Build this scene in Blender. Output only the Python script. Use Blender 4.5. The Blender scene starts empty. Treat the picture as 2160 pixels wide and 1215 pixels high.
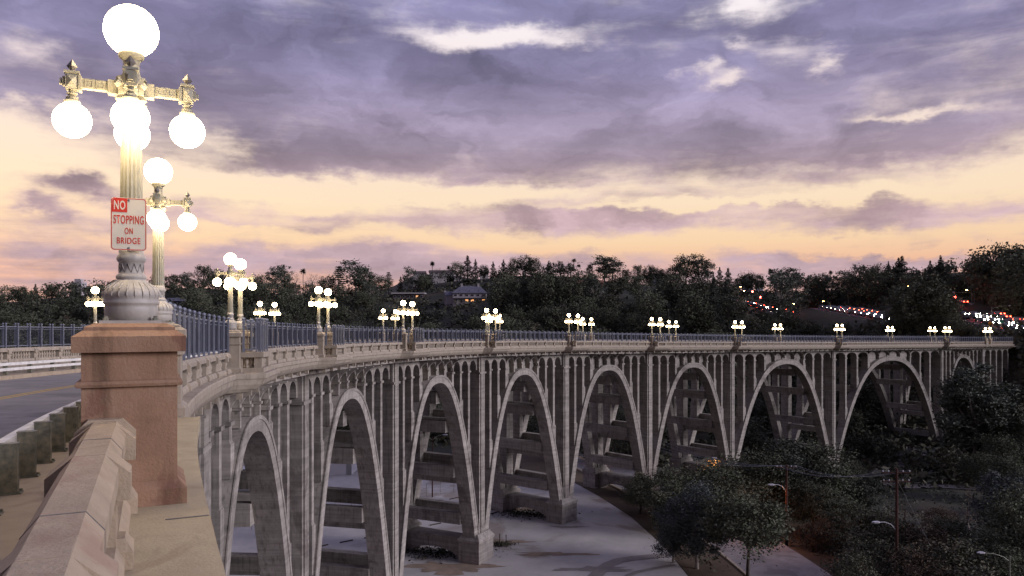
import bpy, math, random
import numpy as np
from mathutils import Vector, Matrix
R = math.radians
rng = np.random.default_rng(7)
random.seed(7)
scene = bpy.context.scene
COL = scene.collection

# ------------------------------------------------------------------ camera
cam_d = bpy.data.cameras.new("camera")
cam_d.sensor_width = 36.0
cam_d.lens = 36.0 * 1600 / 2160
cam_d.shift_y = 0.0299
cam_d.clip_start = 0.05
cam_d.clip_end = 9000
cam = bpy.data.objects.new("camera", cam_d)
cam.location = (0, 0, 0)
cam.rotation_euler = (R(90), 0, 0)
COL.objects.link(cam)
scene.camera = cam

# ------------------------------------------------------------------ colour management
scene.render.engine = "CYCLES"
vs = scene.view_settings
vs.view_transform = "Standard"
vs.look = "None"
vs.gamma = 1.0
vs.exposure = 0.12
vs.use_curve_mapping = False
scene.cycles.max_bounces = 4
scene.cycles.diffuse_bounces = 2
scene.cycles.glossy_bounces = 2
scene.cycles.transparent_max_bounces = 4
scene.cycles.sample_clamp_indirect = 1.5
scene.cycles.sample_clamp_direct = 0.0
scene.cycles.caustics_reflective = False
scene.cycles.caustics_refractive = False
scene.cycles.use_denoising = True

# ------------------------------------------------------------------ sky (dusk, broken cloud over a peach horizon)
SUN_EL, SUN_ROT = R(4.0), R(-35.0)
world = bpy.data.worlds.new("World")
scene.world = world
world.use_nodes = True
wt = world.node_tree
wt.nodes.clear()


class NT:
    """tiny helper to write node maths as expressions"""
    def __init__(self, tree):
        self.t = tree
    def _in(self, sock, v):
        if isinstance(v, (int, float)):
            sock.default_value = v
        elif isinstance(v, tuple):
            sock.default_value = v
        else:
            self.t.links.new(v, sock)
    def m(self, op, a, b=0.0, c=0.0, clamp=False):
        n = self.t.nodes.new("ShaderNodeMath")
        n.operation = op
        n.use_clamp = clamp
        self._in(n.inputs[0], a); self._in(n.inputs[1], b)
        if op in ("MULTIPLY_ADD", "SMOOTH_MIN"):
            self._in(n.inputs[2], c)
        return n.outputs[0]
    def add(self, a, b): return self.m("ADD", a, b)
    def sub(self, a, b): return self.m("SUBTRACT", a, b)
    def mul(self, a, b): return self.m("MULTIPLY", a, b)
    def noise(self, vec, scale, detail=4, rough=0.55, dist=0.0, out=0):
        n = self.t.nodes.new("ShaderNodeTexNoise")
        self.t.links.new(vec, n.inputs["Vector"])
        n.inputs["Scale"].default_value = scale
        n.inputs["Detail"].default_value = detail
        n.inputs["Roughness"].default_value = rough
        n.inputs["Distortion"].default_value = dist
        return n.outputs[out]
    def comb(self, x, y, z):
        n = self.t.nodes.new("ShaderNodeCombineXYZ")
        for i, v in enumerate((x, y, z)):
            self._in(n.inputs[i], v)
        return n.outputs[0]
    def smooth(self, v, a, b, lo=0.0, hi=1.0):
        n = self.t.nodes.new("ShaderNodeMapRange")
        n.interpolation_type = "SMOOTHSTEP"
        self._in(n.inputs[0], v)
        for i, x in zip((1, 2, 3, 4), (a, b, lo, hi)):
            n.inputs[i].default_value = x
        return n.outputs[0]
    def lin(self, v, a, b, lo=0.0, hi=1.0):
        n = self.t.nodes.new("ShaderNodeMapRange")
        self._in(n.inputs[0], v)
        for i, x in zip((1, 2, 3, 4), (a, b, lo, hi)):
            n.inputs[i].default_value = x
        return n.outputs[0]
    def ramp(self, fac, stops, interp="LINEAR"):
        n = self.t.nodes.new("ShaderNodeValToRGB")
        self.t.links.new(fac, n.inputs[0])
        cr = n.color_ramp
        cr.interpolation = interp
        while len(cr.elements) < len(stops):
            cr.elements.new(0.5)
        for e, (p, c) in zip(cr.elements, stops):
            e.position = p
            e.color = (*c, 1) if len(c) == 3 else c
        return n.outputs[0]
    def mix(self, fac, a, b, mode="MIX"):
        n = self.t.nodes.new("ShaderNodeMix")
        n.data_type = "RGBA"
        n.blend_type = mode
        self._in(n.inputs[0], fac); 
        for k, v in ((6, a), (7, b)):
            if isinstance(v, tuple): n.inputs[k].default_value = (*v, 1) if len(v) == 3 else v
            else: self.t.links.new(v, n.inputs[k])
        return n.outputs[2]


W = NT(wt)
tc = wt.nodes.new("ShaderNodeTexCoord")
sep = wt.nodes.new("ShaderNodeSeparateXYZ")
wt.links.new(tc.outputs["Generated"], sep.inputs[0])
dx, dy, dz = sep.outputs
el = W.mul(W.m("ARCSINE", dz), 180 / math.pi)
az = W.mul(W.m("ARCTAN2", dx, dy), 180 / math.pi)
# cloud-deck coordinates: the deck is a flat layer seen in perspective
den = W.add(W.m("MAXIMUM", dz, 0.0), 0.075)
deck = W.comb(W.m("DIVIDE", dx, den), W.m("DIVIDE", dy, den), 0.0)
n_big = W.noise(deck, 0.55, 5, 0.55, 0.3)
n_fine = W.noise(deck, 1.7, 6, 0.62, 0.4)
streak_v = W.comb(W.mul(az, 0.055), W.mul(el, 0.42), 1.3)
n_str = W.noise(streak_v, 1.0, 6, 0.6, 0.5)
puff_v = W.comb(W.mul(az, 0.22), W.mul(el, 0.42), 4.1)
n_puff = W.noise(puff_v, 1.0, 6, 0.62, 0.2)
# wandering of the outlines
w1 = W.sub(W.noise(W.comb(W.mul(az, 0.16), W.mul(el, 0.3), 9.0), 1.0, 5, 0.62), 0.5)
w2 = W.sub(W.noise(W.comb(W.mul(az, 0.16), W.mul(el, 0.3), 19.0), 1.0, 5, 0.62), 0.5)
azw = W.add(az, W.mul(w1, 9.0))
elw = W.add(el, W.mul(w2, 4.2))


def angles(px, py):
    a = math.atan((px - 1080) / 1600)
    e = math.atan((672 - py) / 1600 * math.cos(a))
    return math.degrees(a), math.degrees(e)


def blob(px, py, rx, ry, amp, tilt=0.0):
    a0, e0 = angles(px, py)
    sa, se = math.degrees(rx / 1600) * math.cos(math.radians(a0)) ** 2, math.degrees(ry / 1600) * math.cos(math.radians(a0))
    ua, ue = W.sub(azw, a0), W.sub(elw, e0)
    if tilt:
        ue = W.sub(ue, W.mul(ua, tilt))
    q = W.add(W.m("POWER", W.m("ABSOLUTE", W.mul(ua, 1 / sa)), 2.0), W.m("POWER", W.m("ABSOLUTE", W.mul(ue, 1 / se)), 2.0))
    return W.mul(W.m("EXPONENT", W.mul(q, -1.0)), amp)


base_r = W.ramp(W.lin(elw, 0, 40), [(0.0, (.62,) * 3), (.075, (.64,) * 3), (.115, (.44,) * 3), (.155, (.26,) * 3), (.20, (.40,) * 3), (.245, (.44,) * 3), (.275, (.56,) * 3), (.33, (.86,) * 3), (.6, (.95,) * 3), (1.0, (.85,) * 3)])
field = W.sub(W.m("MULTIPLY", base_r, 1.0), 0.5)
blobs = [
    # openings, where the bright upper sky shows
    (1060, 72, 230, 26, -1.15), (960, 95, 90, 22, -.5), (1560, 8, 75, 36, -1.0), (1690, 20, 70, 16, -.35), (1472, 152, 42, 17, -.8), (1515, 182, 50, 16, -.8), (1740, 122, 36, 22, -.75),
    (1660, 90, 60, 24, -.35), (1550, 92, 34, 12, -.5), (1920, 240, 130, 13, -.85), (1850, 200, 110, 26, -.12), (1290, 160, 90, 18, -.3), (1820, 190, 60, 20, -.12),
    (20, 245, 150, 40, -.62), (210, 290, 190, 40, -.3), (60, 95, 60, 34, -.45), (120, 335, 240, 36, -.3), (470, 300, 60, 26, -.45),
    (560, 402, 330, 30, -.7), (850, 408, 330, 20, -.6), (2080, 385, 190, 34, -.65, -.08), (1800, 410, 260, 16, -.45, -.1), (1450, 433, 380, 8, -.7), (1120, 405, 170, 14, -.4),
    (900, 500, 500, 24, -.3), (1500, 514, 420, 13, -.8), (1950, 522, 330, 12, -.85),
    # dark puffs and banks
    (150, 386, 125, 22, 1.15), (75, 437, 90, 20, .9), (60, 192, 110, 16, .5), (60, 500, 160, 30, .35), (250, 480, 130, 14, .3),
    (600, 340, 170, 26, .5), (470, 470, 160, 9, .28), (660, 446, 60, 8, .3), (820, 545, 160, 26, .55), (520, 548, 190, 22, .45), (1640, 548, 95, 19, .7), (1900, 556, 180, 24, .65), (1170, 560, 150, 22, .35),
    (1350, 465, 620, 26, .55), (1950, 465, 260, 22, .42), (700, 470, 300, 14, .22), (1000, 440, 240, 8, .25), (1300, 300, 700, 90, .35), (1880, 305, 330, 36, .5), (900, 180, 600, 90, .3),
]
for b in blobs:
    field = W.add(field, blob(*b))
tex = W.add(W.add(W.mul(W.sub(n_big, 0.5), 1.5), W.mul(W.sub(n_fine, 0.5), 0.45)), W.add(W.mul(W.sub(n_str, 0.5), 1.15), W.mul(W.sub(n_puff, 0.5), 0.8)))
field2 = W.add(field, tex)
density = W.smooth(field2, -0.5, 0.5)
ramp_el = W.lin(el, 0, 40)
cloud = W.ramp(ramp_el, [(0.0, (.52, .345, .34)), (.10, (.46, .33, .37)), (.19, (.51, .36, .385)), (.25, (.40, .295, .335)), (.32, (.295, .24, .32)), (.45, (.24, .215, .345)), (.62, (.205, .20, .35)), (1.0, (.20, .20, .36))])
clear = W.ramp(ramp_el, [(0.0, (.85, .41, .29)), (.09, (.88, .48, .33)), (.14, (.97, .675, .43)), (.21, (1.0, .78, .555)), (.30, (.98, .79, .66)), (.40, (.95, .79, .76)), (.55, (1.0, .92, .95)), (1.0, (.85, .85, 1.0))])
sky_n = wt.nodes.new("ShaderNodeTexSky")
sky_n.sky_type = "NISHITA"
sky_n.sun_disc = False
sky_n.sun_elevation = SUN_EL
sky_n.sun_rotation = SUN_ROT
nish = W.mix(1.0, sky_n.outputs[0], (0.05, 0.05, 0.05), "MULTIPLY")
east = W.smooth(W.m("ABSOLUTE", az), 55, 150)
clear = W.mix(W.mul(east, 0.85), clear, (.34, .33, .52))
clear = W.mix(0.12, clear, nish)
depth_var = W.lin(W.add(W.add(W.mul(n_big, 0.4), W.mul(n_str, 0.35)), W.mul(n_fine, 0.15)), 0.32, 0.68, 1.28, 0.76)
shade = 0.0
for b in [(330, 160, 260, 80, .30), (560, 320, 240, 45, .30), (960, 140, 190, 55, .34), (1330, 60, 190, 45, .30), (2060, 90, 190, 90, .34), (1600, 60, 120, 40, .22), (1750, 330, 400, 40, .16), (1200, 330, 400, 40, .14), (700, 60, 260, 40, .22), (150, 386, 120, 22, .28), (75, 437, 90, 20, .22)]:
    shade = W.add(blob(*b), shade)
for b in [(1150, 240, 260, 50, -.16), (700, 190, 160, 40, -.12), (1650, 200, 260, 60, -.20), (1330, 400, 260, 20, -.14), (480, 110, 120, 40, -.10)]:
    shade = W.add(blob(*b), shade)
n_lump = W.noise(W.comb(W.mul(azw, 0.11), W.mul(elw, 0.26), 31.0), 1.0, 6, 0.58, 0.6)
depth_var = W.mul(W.mul(depth_var, W.lin(n_lump, 0.34, 0.68, 0.78, 1.30)), W.sub(1.0, shade))
cloud = W.mix(1.0, cloud, W.comb(depth_var, depth_var, depth_var), "MULTIPLY")
skycol = W.mix(density, clear, cloud)
dusk = W.mul(W.smooth(W.m("ABSOLUTE", az), 60, 150), W.smooth(el, 85, 40))
k_e = W.lin(dusk, 0, 1, 1.0, 0.28)
skycol = W.mix(1.0, skycol, W.comb(k_e, k_e, k_e), "MULTIPLY")
below = W.smooth(el, -6, -1)
skycol = W.mix(below, (.12, .10, .10), skycol)
bg = wt.nodes.new("ShaderNodeBackground")
bg.inputs["Strength"].default_value = 1.0
wt.links.new(skycol, bg.inputs["Color"])
wo = wt.nodes.new("ShaderNodeOutputWorld")
wt.links.new(bg.outputs[0], wo.inputs["Surface"])
world.cycles.sampling_method = "MANUAL"
world.cycles.sample_map_resolution = 512

# soft afterglow of the eastern sky, from over the camera's right shoulder
sun_d = bpy.data.lights.new("sun", "SUN")
sun_d.energy = 2.3
sun_d.angle = R(24)
sun_d.color = (0.98, 0.93, 1.0)
sun = bpy.data.objects.new("sun", sun_d)
sun.rotation_euler = Vector((-0.85, 0.25, -0.29)).to_track_quat("-Z", "Y").to_euler()
COL.objects.link(sun)

# ------------------------------------------------------------------ materials
def mat(name, base, rough=0.8, var=0.25, scale=3.0, bump=0.0, bscale=20.0, streak=0.0, metallic=0.0, tint=None, objvar=0.0, spec=0.3, stain=None, boards=0.0, pits=0.0):
    m = bpy.data.materials.new(name)
    m.use_nodes = True
    t = m.node_tree
    N = NT(t)
    b = t.nodes["Principled BSDF"]
    b.inputs["Roughness"].default_value = rough
    b.inputs["Metallic"].default_value = metallic
    b.inputs["Specular IOR Level"].default_value = spec
    geo = t.nodes.new("ShaderNodeNewGeometry")
    pos = geo.outputs["Position"]
    n = N.noise(pos, scale, 6, 0.62)
    c2 = tint if tint else tuple(min(1, x * (1 + var)) for x in base)
    c1 = tuple(x * (1 - var) for x in base)
    col = N.ramp(n, [(0.28, c1), (0.5, base), (0.75, c2)])
    if streak:
        mp = t.nodes.new("ShaderNodeMapping")
        mp.inputs["Scale"].default_value = (5.0, 5.0, 0.35)
        t.links.new(pos, mp.inputs[0])
        s = N.noise(mp.outputs[0], 1.0, 5, 0.6)
        f = N.smooth(s, 0.48, 0.72, 0.0, streak)
        col = N.mix(f, col, tuple(x * 0.35 for x in base))
    if stain:
        s2 = N.noise(pos, stain[0], 5, 0.6, 0.6)
        col = N.mix(N.smooth(s2, stain[1], stain[1] + 0.1, 0.0, stain[3] if len(stain) > 3 else 0.8), col, stain[2])
    if boards:
        mb_ = t.nodes.new("ShaderNodeMapping")
        mb_.inputs["Scale"].default_value = (.10, .10, 3.4)
        t.links.new(pos, mb_.inputs[0])
        bn_ = N.noise(mb_.outputs[0], 1.0, 3, 0.7)
        kb = N.lin(bn_, .35, .65, 1 - boards, 1 + boards * .7)
        col = N.mix(1.0, col, N.comb(kb, kb, kb), "MULTIPLY")
    if pits:
        pn = N.noise(pos, 55.0, 3, 0.7)
        col = N.mix(N.smooth(pn, .64, .72, 0.0, pits), col, tuple(x * .4 for x in base))
        gn = N.noise(pos, 1.1, 7, 0.75, 1.2)
        col = N.mix(N.smooth(gn, .52, .70, 0.0, pits * .8), col, tuple(x * .55 for x in base))
    if objvar:
        oi = t.nodes.new("ShaderNodeObjectInfo")
        k = N.lin(oi.outputs["Random"], 0, 1, 1 - objvar, 1 + objvar)
        col = N.mix(1.0, col, N.comb(k, k, k), "MULTIPLY")
    t.links.new(col, b.inputs["Base Color"])
    if bump:
        bn = t.nodes.new("ShaderNodeBump")
        bn.inputs["Strength"].default_value = bump
        bn.inputs["Distance"].default_value = 0.02
        t.links.new(N.noise(pos, bscale, 5, 0.6), bn.inputs["Height"])
        t.links.new(bn.outputs[0], b.inputs["Normal"])
    return m


def emis(name, col, strength, base=(.8, .8, .8)):
    m = bpy.data.materials.new(name)
    m.use_nodes = True
    b = m.node_tree.nodes["Principled BSDF"]
    b.inputs["Base Color"].default_value = (*base, 1)
    b.inputs["Emission Color"].default_value = (*col, 1)
    b.inputs["Emission Strength"].default_value = strength
    return m


M = {}
M["concrete"] = mat("concrete", (.315, .285, .262), .9, .24, 1.3, .35, 18, .65, stain=(.33, .56, (.13, .105, .10), .6), boards=.22, objvar=.14)
M["parapet"] = mat("parapet_concrete", (.37, .315, .26), .9, .18, 2.2, .25, 30, .45, pits=.35)
M["pinkstone"] = mat("cast_stone", (.42, .335, .25), .85, .16, 3.0, .45, 45, .16, stain=(1.3, .58, (.33, .215, .165), .6), pits=.5)
M["ledge"] = mat("ledge_concrete", (.42, .355, .25), .88, .14, 2.0, .35, 40, .10, stain=(1.1, .57, (.30, .24, .17), .6), pits=.5)
M["redstone"] = mat("red_cast_stone", (.32, .195, .13), .88, .24, 2.2, .4, 40, .8, tint=(.37, .255, .19), pits=.6, stain=(1.7, .57, (.20, .095, .07), .6))
M["iron"] = mat("painted_iron", (.19, .205, .27), .5, .15, 4.0, metallic=0.2, spec=.4)
M["picket"] = mat("dark_iron_pickets", (.055, .06, .085), .55, .15, 4.0)
M["lamp_paint"] = mat("cream_paint", (.31, .295, .24), .5, .12, 5.0, .15, 30, .22, spec=.4)
M["lamp_base"] = mat("lavender_cream_paint", (.43, .40, .375), .5, .14, 5.0, .15, 30, .35, spec=.4)
M["dark_paint"] = mat("dark_bronze_paint", (.16, .145, .14), .5, .2, 6.0)
M["globe"] = emis("lit_globe", (1.0, .77, .45), 34.0)
M["asphalt"] = mat("asphalt", (.25, .23, .23), .85, .22, .8, .3, 60, stain=(.25, .54, (.15, .138, .14), .7), pits=.35)
M["walk"] = mat("sidewalk_concrete", (.42, .35, .27), .9, .14, 1.6, .2, 50, stain=(.9, .56, (.27, .21, .16), .6), pits=.4)
M["yellow"] = mat("yellow_road_paint", (.55, .36, .08), .8, .3, 5)
M["white"] = mat("white_road_paint", (.7, .68, .66), .8, .2, 3)
M["galv"] = mat("weathered_galvanised_steel", (.23, .235, .20), .55, .5, 9, .2, 30, .4, metallic=.3, tint=(.40, .36, .27))
M["sign_white"] = mat("sign_white", (.70, .64, .54), .55, .06, 6, stain=(7, .60, (.50, .43, .34), .5))
M["sign_red"] = mat("sign_red", (.62, .045, .03), .55, .12, 6)
M["steel"] = mat("steel", (.35, .35, .36), .4, .2, 6, metallic=.7)
M["damp"] = mat("damp_pavement", (.24, .21, .20), .8, .2, .6, .2, 12)
M["sand"] = mat("sandy_dirt", (.27, .205, .155), .95, .35, .5, .4, 8)
M["pave"] = mat("grey_pavement", (.44, .41, .395), .9, .20, .22, .25, 14, stain=(.085, .54, (.29, .245, .21), .9), pits=.3)
M["soil"] = mat("dry_soil", (.085, .060, .042), .95, .45, .12, .5, 3, tint=(.13, .095, .06))
M["hillsoil"] = mat("hill_scrub_soil", (.046, .046, .034), .95, .5, .06, .5, 2, tint=(.10, .075, .055))
M["dryslope"] = mat("dry_slope", (.13, .085, .065), .95, .35, .15, .5, 3)
M["bark"] = mat("bark", (.065, .05, .042), .9, .35, 1.5, .4, 8)
M["palebark"] = mat("pale_bark", (.26, .22, .20), .85, .3, 1.0, .3, 8)
M["wood"] = mat("creosoted_wood", (.06, .024, .02), .85, .35, 2.0, .3, 20)
FOL = {
    "oak": mat("oak_leaves", (.092, .098, .066), .8, .62, .42, objvar=.35, tint=(.122, .125, .085)),
    "gum": mat("gum_leaves", (.082, .092, .072), .75, .6, .45, objvar=.3, tint=(.11, .115, .09)),
    "pine": mat("pine_needles", (.062, .070, .058), .85, .4, .6, objvar=.3),
    "shrub": mat("shrub_leaves", (.09, .09, .062), .85, .65, .3, objvar=.4, tint=(.11, .09, .065)),
    "brush": mat("brown_brush", (.085, .058, .042), .9, .55, .5, objvar=.3, tint=(.13, .095, .06)),
    "palm": mat("palm_fronds", (.04, .046, .03), .8, .3, 1),
    "grey": mat("grey_green_leaves", (.08, .09, .09), .8, .4, .5, tint=(.10, .105, .10)),
}
M["twig"] = mat("bare_twigs", (.12, .085, .075), .9, .3, 1)
M["render"] = mat("house_render", (.46, .42, .44), .85, .12, .3)
M["slate"] = mat("slate_roof", (.13, .125, .17), .8, .3, .8, .3, 6)
M["brick"] = mat("brick_wall", (.24, .10, .065), .9, .25, 1.5)
M["brownroof"] = mat("brown_roof", (.10, .075, .07), .9, .3, .6)
M["glass"] = mat("window_glass", (.03, .03, .045), .15, .2, 1, spec=.6)
M["lit"] = emis("lit_window", (1.0, .42, .12), 1.1)
M["headlight"] = emis("headlight_lens", (1.0, .86, .66), 120.0)
M["taillight"] = emis("taillight_lens", (1.0, .05, .02), 60.0)
M["stop_lens"] = emis("red_signal_lens", (1.0, .03, .02), 160.0)
M["street_lens"] = emis("street_light_lens", (1.0, .50, .16), 90.0)
M["sodium"] = emis("sodium_street_lens", (1.0, .36, .10), 900.0)
M["carpaint"] = mat("car_paint", (.16, .16, .18), .35, .1, 2, objvar=.6, spec=.5)
M["tyre"] = mat("tyre_rubber", (.02, .02, .02), .9, .1, 2)
M["whitewall"] = mat("white_wall", (.62, .60, .66), .9, .06, .3)
M["rock"] = mat("riprap_rock", (.26, .245, .25), .95, .35, .9, .4, 6, objvar=.35)
M["black"] = mat("black_metal", (.02, .02, .022), .5, .2, 3)
M["green_sign"] = mat("green_sign", (.01, .14, .07), .5, .1, 3)
M["amber_sign"] = mat("amber_sign", (.60, .25, .02), .5, .1, 3)
M["brown_sign"] = mat("brown_sign", (.075, .055, .05), .7, .1, 3)


# ------------------------------------------------------------------ mesh helpers
class MB:
    def __init__(self):
        self.v, self.f, self.mi = [], [], []
        self.n = 0
    def add(self, verts, faces, mi=0):
        o = self.n
        self.v.extend([tuple(p) for p in verts])
        self.n += len(verts)
        self.f.extend([tuple(i + o for i in f) for f in faces])
        self.mi.extend([mi] * len(faces))
        return self
    def hexa(self, p, mi=0):
        """8 corners: bottom ring 0-3 (counter-clockwise from above), top ring 4-7"""
        return self.add(p, [(3, 2, 1, 0), (4, 5, 6, 7), (0, 1, 5, 4), (1, 2, 6, 5), (2, 3, 7, 6), (3, 0, 4, 7)], mi)
    def box(self, x0, x1, y0, y1, z0, z1, mi=0, tf=None, top=0.0):
        p = [(x0, y0, z0), (x1, y0, z0), (x1, y1, z0), (x0, y1, z0),
             (x0 + top, y0 + top, z1), (x1 - top, y0 + top, z1), (x1 - top, y1 - top, z1), (x0 + top, y1 - top, z1)]
        if tf: p = [tf(*q) for q in p]
        return self.hexa(p, mi)
    def lathe(self, prof, seg=16, c=(0, 0, 0), mi=0, cap=True, flute=0.0):
        """prof: [(r, z)] from bottom to top"""
        vs_, fs = [], []
        for r, z in prof:
            for k in range(seg):
                a = 2 * math.pi * k / seg
                rr = r * (1 - (flute if k % 2 else 0))
                vs_.append((c[0] + rr * math.cos(a), c[1] + rr * math.sin(a), c[2] + z))
        for i in range(len(prof) - 1):
            for k in range(seg):
                a, b = i * seg + k, i * seg + (k + 1) % seg
                fs.append((a, b, b + seg, a + seg))
        if cap:
            fs.append(tuple(range(seg))[::-1])
            fs.append(tuple(range((len(prof) - 1) * seg, len(prof) * seg)))
        return self.add(vs_, fs, mi)
    def tube(self, pts, rad, seg=6, mi=0):
        pts = [Vector(p) for p in pts]
        if not isinstance(rad, (list, tuple)): rad = [rad] * len(pts)
        vs_, fs = [], []
        for i, p in enumerate(pts):
            d = (pts[min(i + 1, len(pts) - 1)] - pts[max(i - 1, 0)])
            if d.length < 1e-6: d = Vector((0, 0, 1))
            d.normalize()
            u = d.cross(Vector((0, 0, 1)) if abs(d.z) < .9 else Vector((1, 0, 0))).normalized()
            w = d.cross(u)
            for k in range(seg):
                a = 2 * math.pi * k / seg
                vs_.append(p + (u * math.cos(a) + w * math.sin(a)) * rad[i])
        for i in range(len(pts) - 1):
            for k in range(seg):
                a, b = i * seg + k, i * seg + (k + 1) % seg
                fs.append((a, a + seg, b + seg, b))
        fs.append(tuple(range(seg)))
        fs.append(tuple(range((len(pts) - 1) * seg, len(pts) * seg))[::-1])
        return self.add(vs_, fs, mi)
    def loft(self, rings, closed=True, caps=True, mi=0):
        """rings: list of equally long point loops"""
        k = len(rings[0])
        vs_ = [p for r in rings for p in r]
        fs = []
        for i in range(len(rings) - 1):
            for j in range(k if closed else k - 1):
                a, b = i * k + j, i * k + (j + 1) % k
                fs.append((a, b, b + k, a + k))
        if caps and closed:
            fs.append(tuple(range(k))[::-1])
            fs.append(tuple(range((len(rings) - 1) * k, len(rings) * k)))
        return self.add(vs_, fs, mi)
    def mesh(self, name, mats, smooth=False, off=None):
        me = bpy.data.meshes.new(name)
        v = self.v
        if off is not None:
            v = [(p[0] - off[0], p[1] - off[1], p[2] - off[2]) for p in v]
        me.from_pydata(v, [], self.f)
        for m in (mats if isinstance(mats, (list, tuple)) else [mats]):
            me.materials.append(m)
        if any(self.mi):
            me.polygons.foreach_set("material_index", self.mi)
        if smooth:
            me.polygons.foreach_set("use_smooth", [True] * len(me.polygons))
        me.update()
        return me


def prop(o, label=None, cat=None, group=None, kind=None):
    for k, v in (("label", label), ("category", cat), ("group", group), ("kind", kind)):
        if v: o[k] = v
    return o


def obj(name, me, parent=None, loc=(0, 0, 0), rz=0.0, sc=None):
    o = bpy.data.objects.new(name, me)
    o.location = loc
    if rz: o.rotation_euler = (0, 0, rz)
    if sc: o.scale = sc
    if parent: o.parent = parent
    COL.objects.link(o)
    return o


def thing(name, loc, label, cat, group=None, rz=0.0):
    return prop(obj(name, None, None, loc, rz), label, cat, group)


def part(name, mb, m, parent, smooth=False, kind=None):
    """geometry given in world space under a thing (or a part) whose origin is unrotated"""
    off = Vector((0, 0, 0))
    q = parent
    while q is not None:
        off += Vector(q.location); q = q.parent
    return prop(obj(name, mb.mesh(name, m, smooth, off), parent), kind=kind)


def solo(name, mb, m, label, cat, group=None, smooth=False, kind=None):
    return prop(obj(name, mb.mesh(name, m, smooth)), label, cat, group, kind)


def copy_tree(src, loc, rz, label=None, group=None, sc=None):
    r = src.copy(); COL.objects.link(r)
    r.location = loc; r.rotation_euler = (0, 0, rz)
    if sc: r.scale = sc
    if label: r["label"] = label
    if group: r["group"] = group
    for ch in KIDS[src.name]:
        c = ch.copy(); COL.objects.link(c); c.parent = r
        for g in KIDS.get(ch.name, []):
            d = g.copy(); COL.objects.link(d); d.parent = c
    return r


KIDS = {}
def remember(o):
    KIDS[o.name] = list(o.children)
    for c in o.children:
        KIDS[c.name] = list(c.children)


ORD = ["first", "second", "third", "fourth", "fifth", "sixth", "seventh", "eighth", "ninth", "tenth", "eleventh", "twelfth", "thirteenth", "fourteenth", "fifteenth"]

# ------------------------------------------------------------------ the curving line of the bridge
DS = 0.1
_s = np.arange(-40, 330 + DS, DS)
_k = np.where(_s < 116.8, np.where(_s < 0, 0.0, 0.010768), 0.001174)
_h = -0.44248 + np.cumsum(_k) * DS
_i0 = int(round(40 / DS))
_h = _h - (_h[_i0] + 0.44248)
_x = np.cumsum(np.sin(_h)) * DS; _y = np.cumsum(np.cos(_h)) * DS
_x = _x - _x[_i0] - 3.5126; _y = _y - _y[_i0] + 7.0005
_zt = np.interp(_s, [-40, 0, 7, 15, 23, 43, 63.2, 83.5, 103.7, 124, 148, 185, 235, 270, 330], [.0, -.026, -.06, -.24, -.43, -.86, -1.28, -1.73, -2.22, -2.75, -3.3, -4.1, -4.95, -5.45, -6.2])
_zt = np.convolve(np.pad(_zt, 40, mode="edge"), np.ones(81) / 81, "valid")


def H(s): return float(np.interp(s, _s, _h))
def ZT(s): return float(np.interp(s, _s, _zt))
def T(s, n, z=0.0):
    """bridge frame -> world: s along, n to the left of the near lamp line, z above the lamp-base level"""
    h = H(s)
    return (float(np.interp(s, _s, _x)) - math.cos(h) * n, float(np.interp(s, _s, _y)) + math.sin(h) * n, ZT(s) + z)
def TA(s, n, z):
    p = T(s, n); return (p[0], p[1], z)
def RZ(s): return -H(s)          # object whose local +Y runs along the bridge

W_BR = 14.5
PIER = [4.0, 24.1, 44.1, 64.2, 84.5, 104.7, 125.0, 149.0, 186.0, 236.0, 258.0]
SPRING = [-25.2] * 7 + [-26.5, -31.0, -31.5, -22.0]
PLB = [-30.0] * 7 + [-34.0, -38.0, -40.0, -27.0]       # plinth bottoms, in the ground
END = 272.0

# ------------------------------------------------------------------ the bridge
bridge = thing("arch_bridge", T(44, 7, -27), "long curving concrete bridge carried over the canyon on tall open arches", "bridge")


def sbox(mb, s0, s1, n0, n1, z0, z1, mi=0, absz=False, top=0.0):
    """box in the bridge frame; n1 > n0 ; top = inset of the top ring"""
    f = TA if absz else T
    p = [f(s0, n1, z0), f(s0, n0, z0), f(s1, n0, z0), f(s1, n1, z0),
         f(s0 + top, n1 - top, z1), f(s0 + top, n0 + top, z1), f(s1 - top, n0 + top, z1), f(s1 - top, n1 - top, z1)]
    return mb.hexa(p, mi)


def bay(s):
    """0..1 how far the lookout bays push the edge out at s"""
    v = 0.0
    for p in PIER[1:10]:
        d = abs(s - p)
        v = max(v, min(1.0, max(0.0, (2.55 - d) / 0.45)))
    return v


def srange(a, b, step=1.0):
    c = set(np.round(np.arange(a, b, step), 3)) | {a, b}
    for p in PIER[1:10]:
        for d in (-2.56, -2.4, -2.25, -2.1, 2.1, 2.25, 2.4, 2.56):
            if a < p + d < b: c.add(round(p + d, 3))
    return sorted(c)


# cornice: ledge on top, stepped and coved below, swelling out round every bay
def cornice_profile(o):
    return [(.55, -1.62), (-.40 - o, -1.62), (-.42 - o, -1.66), (-.42 - o, -1.80), (-.36 - o, -1.84), (-.33 - o * .95, -2.02), (-.22 - o * .85, -2.18), (-.10 - o * .7, -2.30), (-.02 - o * .6, -2.34), (.55, -2.34)]


for side in (0, 1):
    rings = []
    a0 = 6.4 if side == 0 else -12.0
    for s in srange(a0, END, 1.0):
        pr = cornice_profile(1.0 * bay(s))
        pr = [(n, z) if side == 0 else (W_BR - n, z) for n, z in pr]
        rings.append([T(s, n, z) for n, z in (pr if side == 0 else pr[::-1])])
    mb = MB(); mb.loft(rings)
    part("cornice", mb, M["parapet"], bridge)

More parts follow.
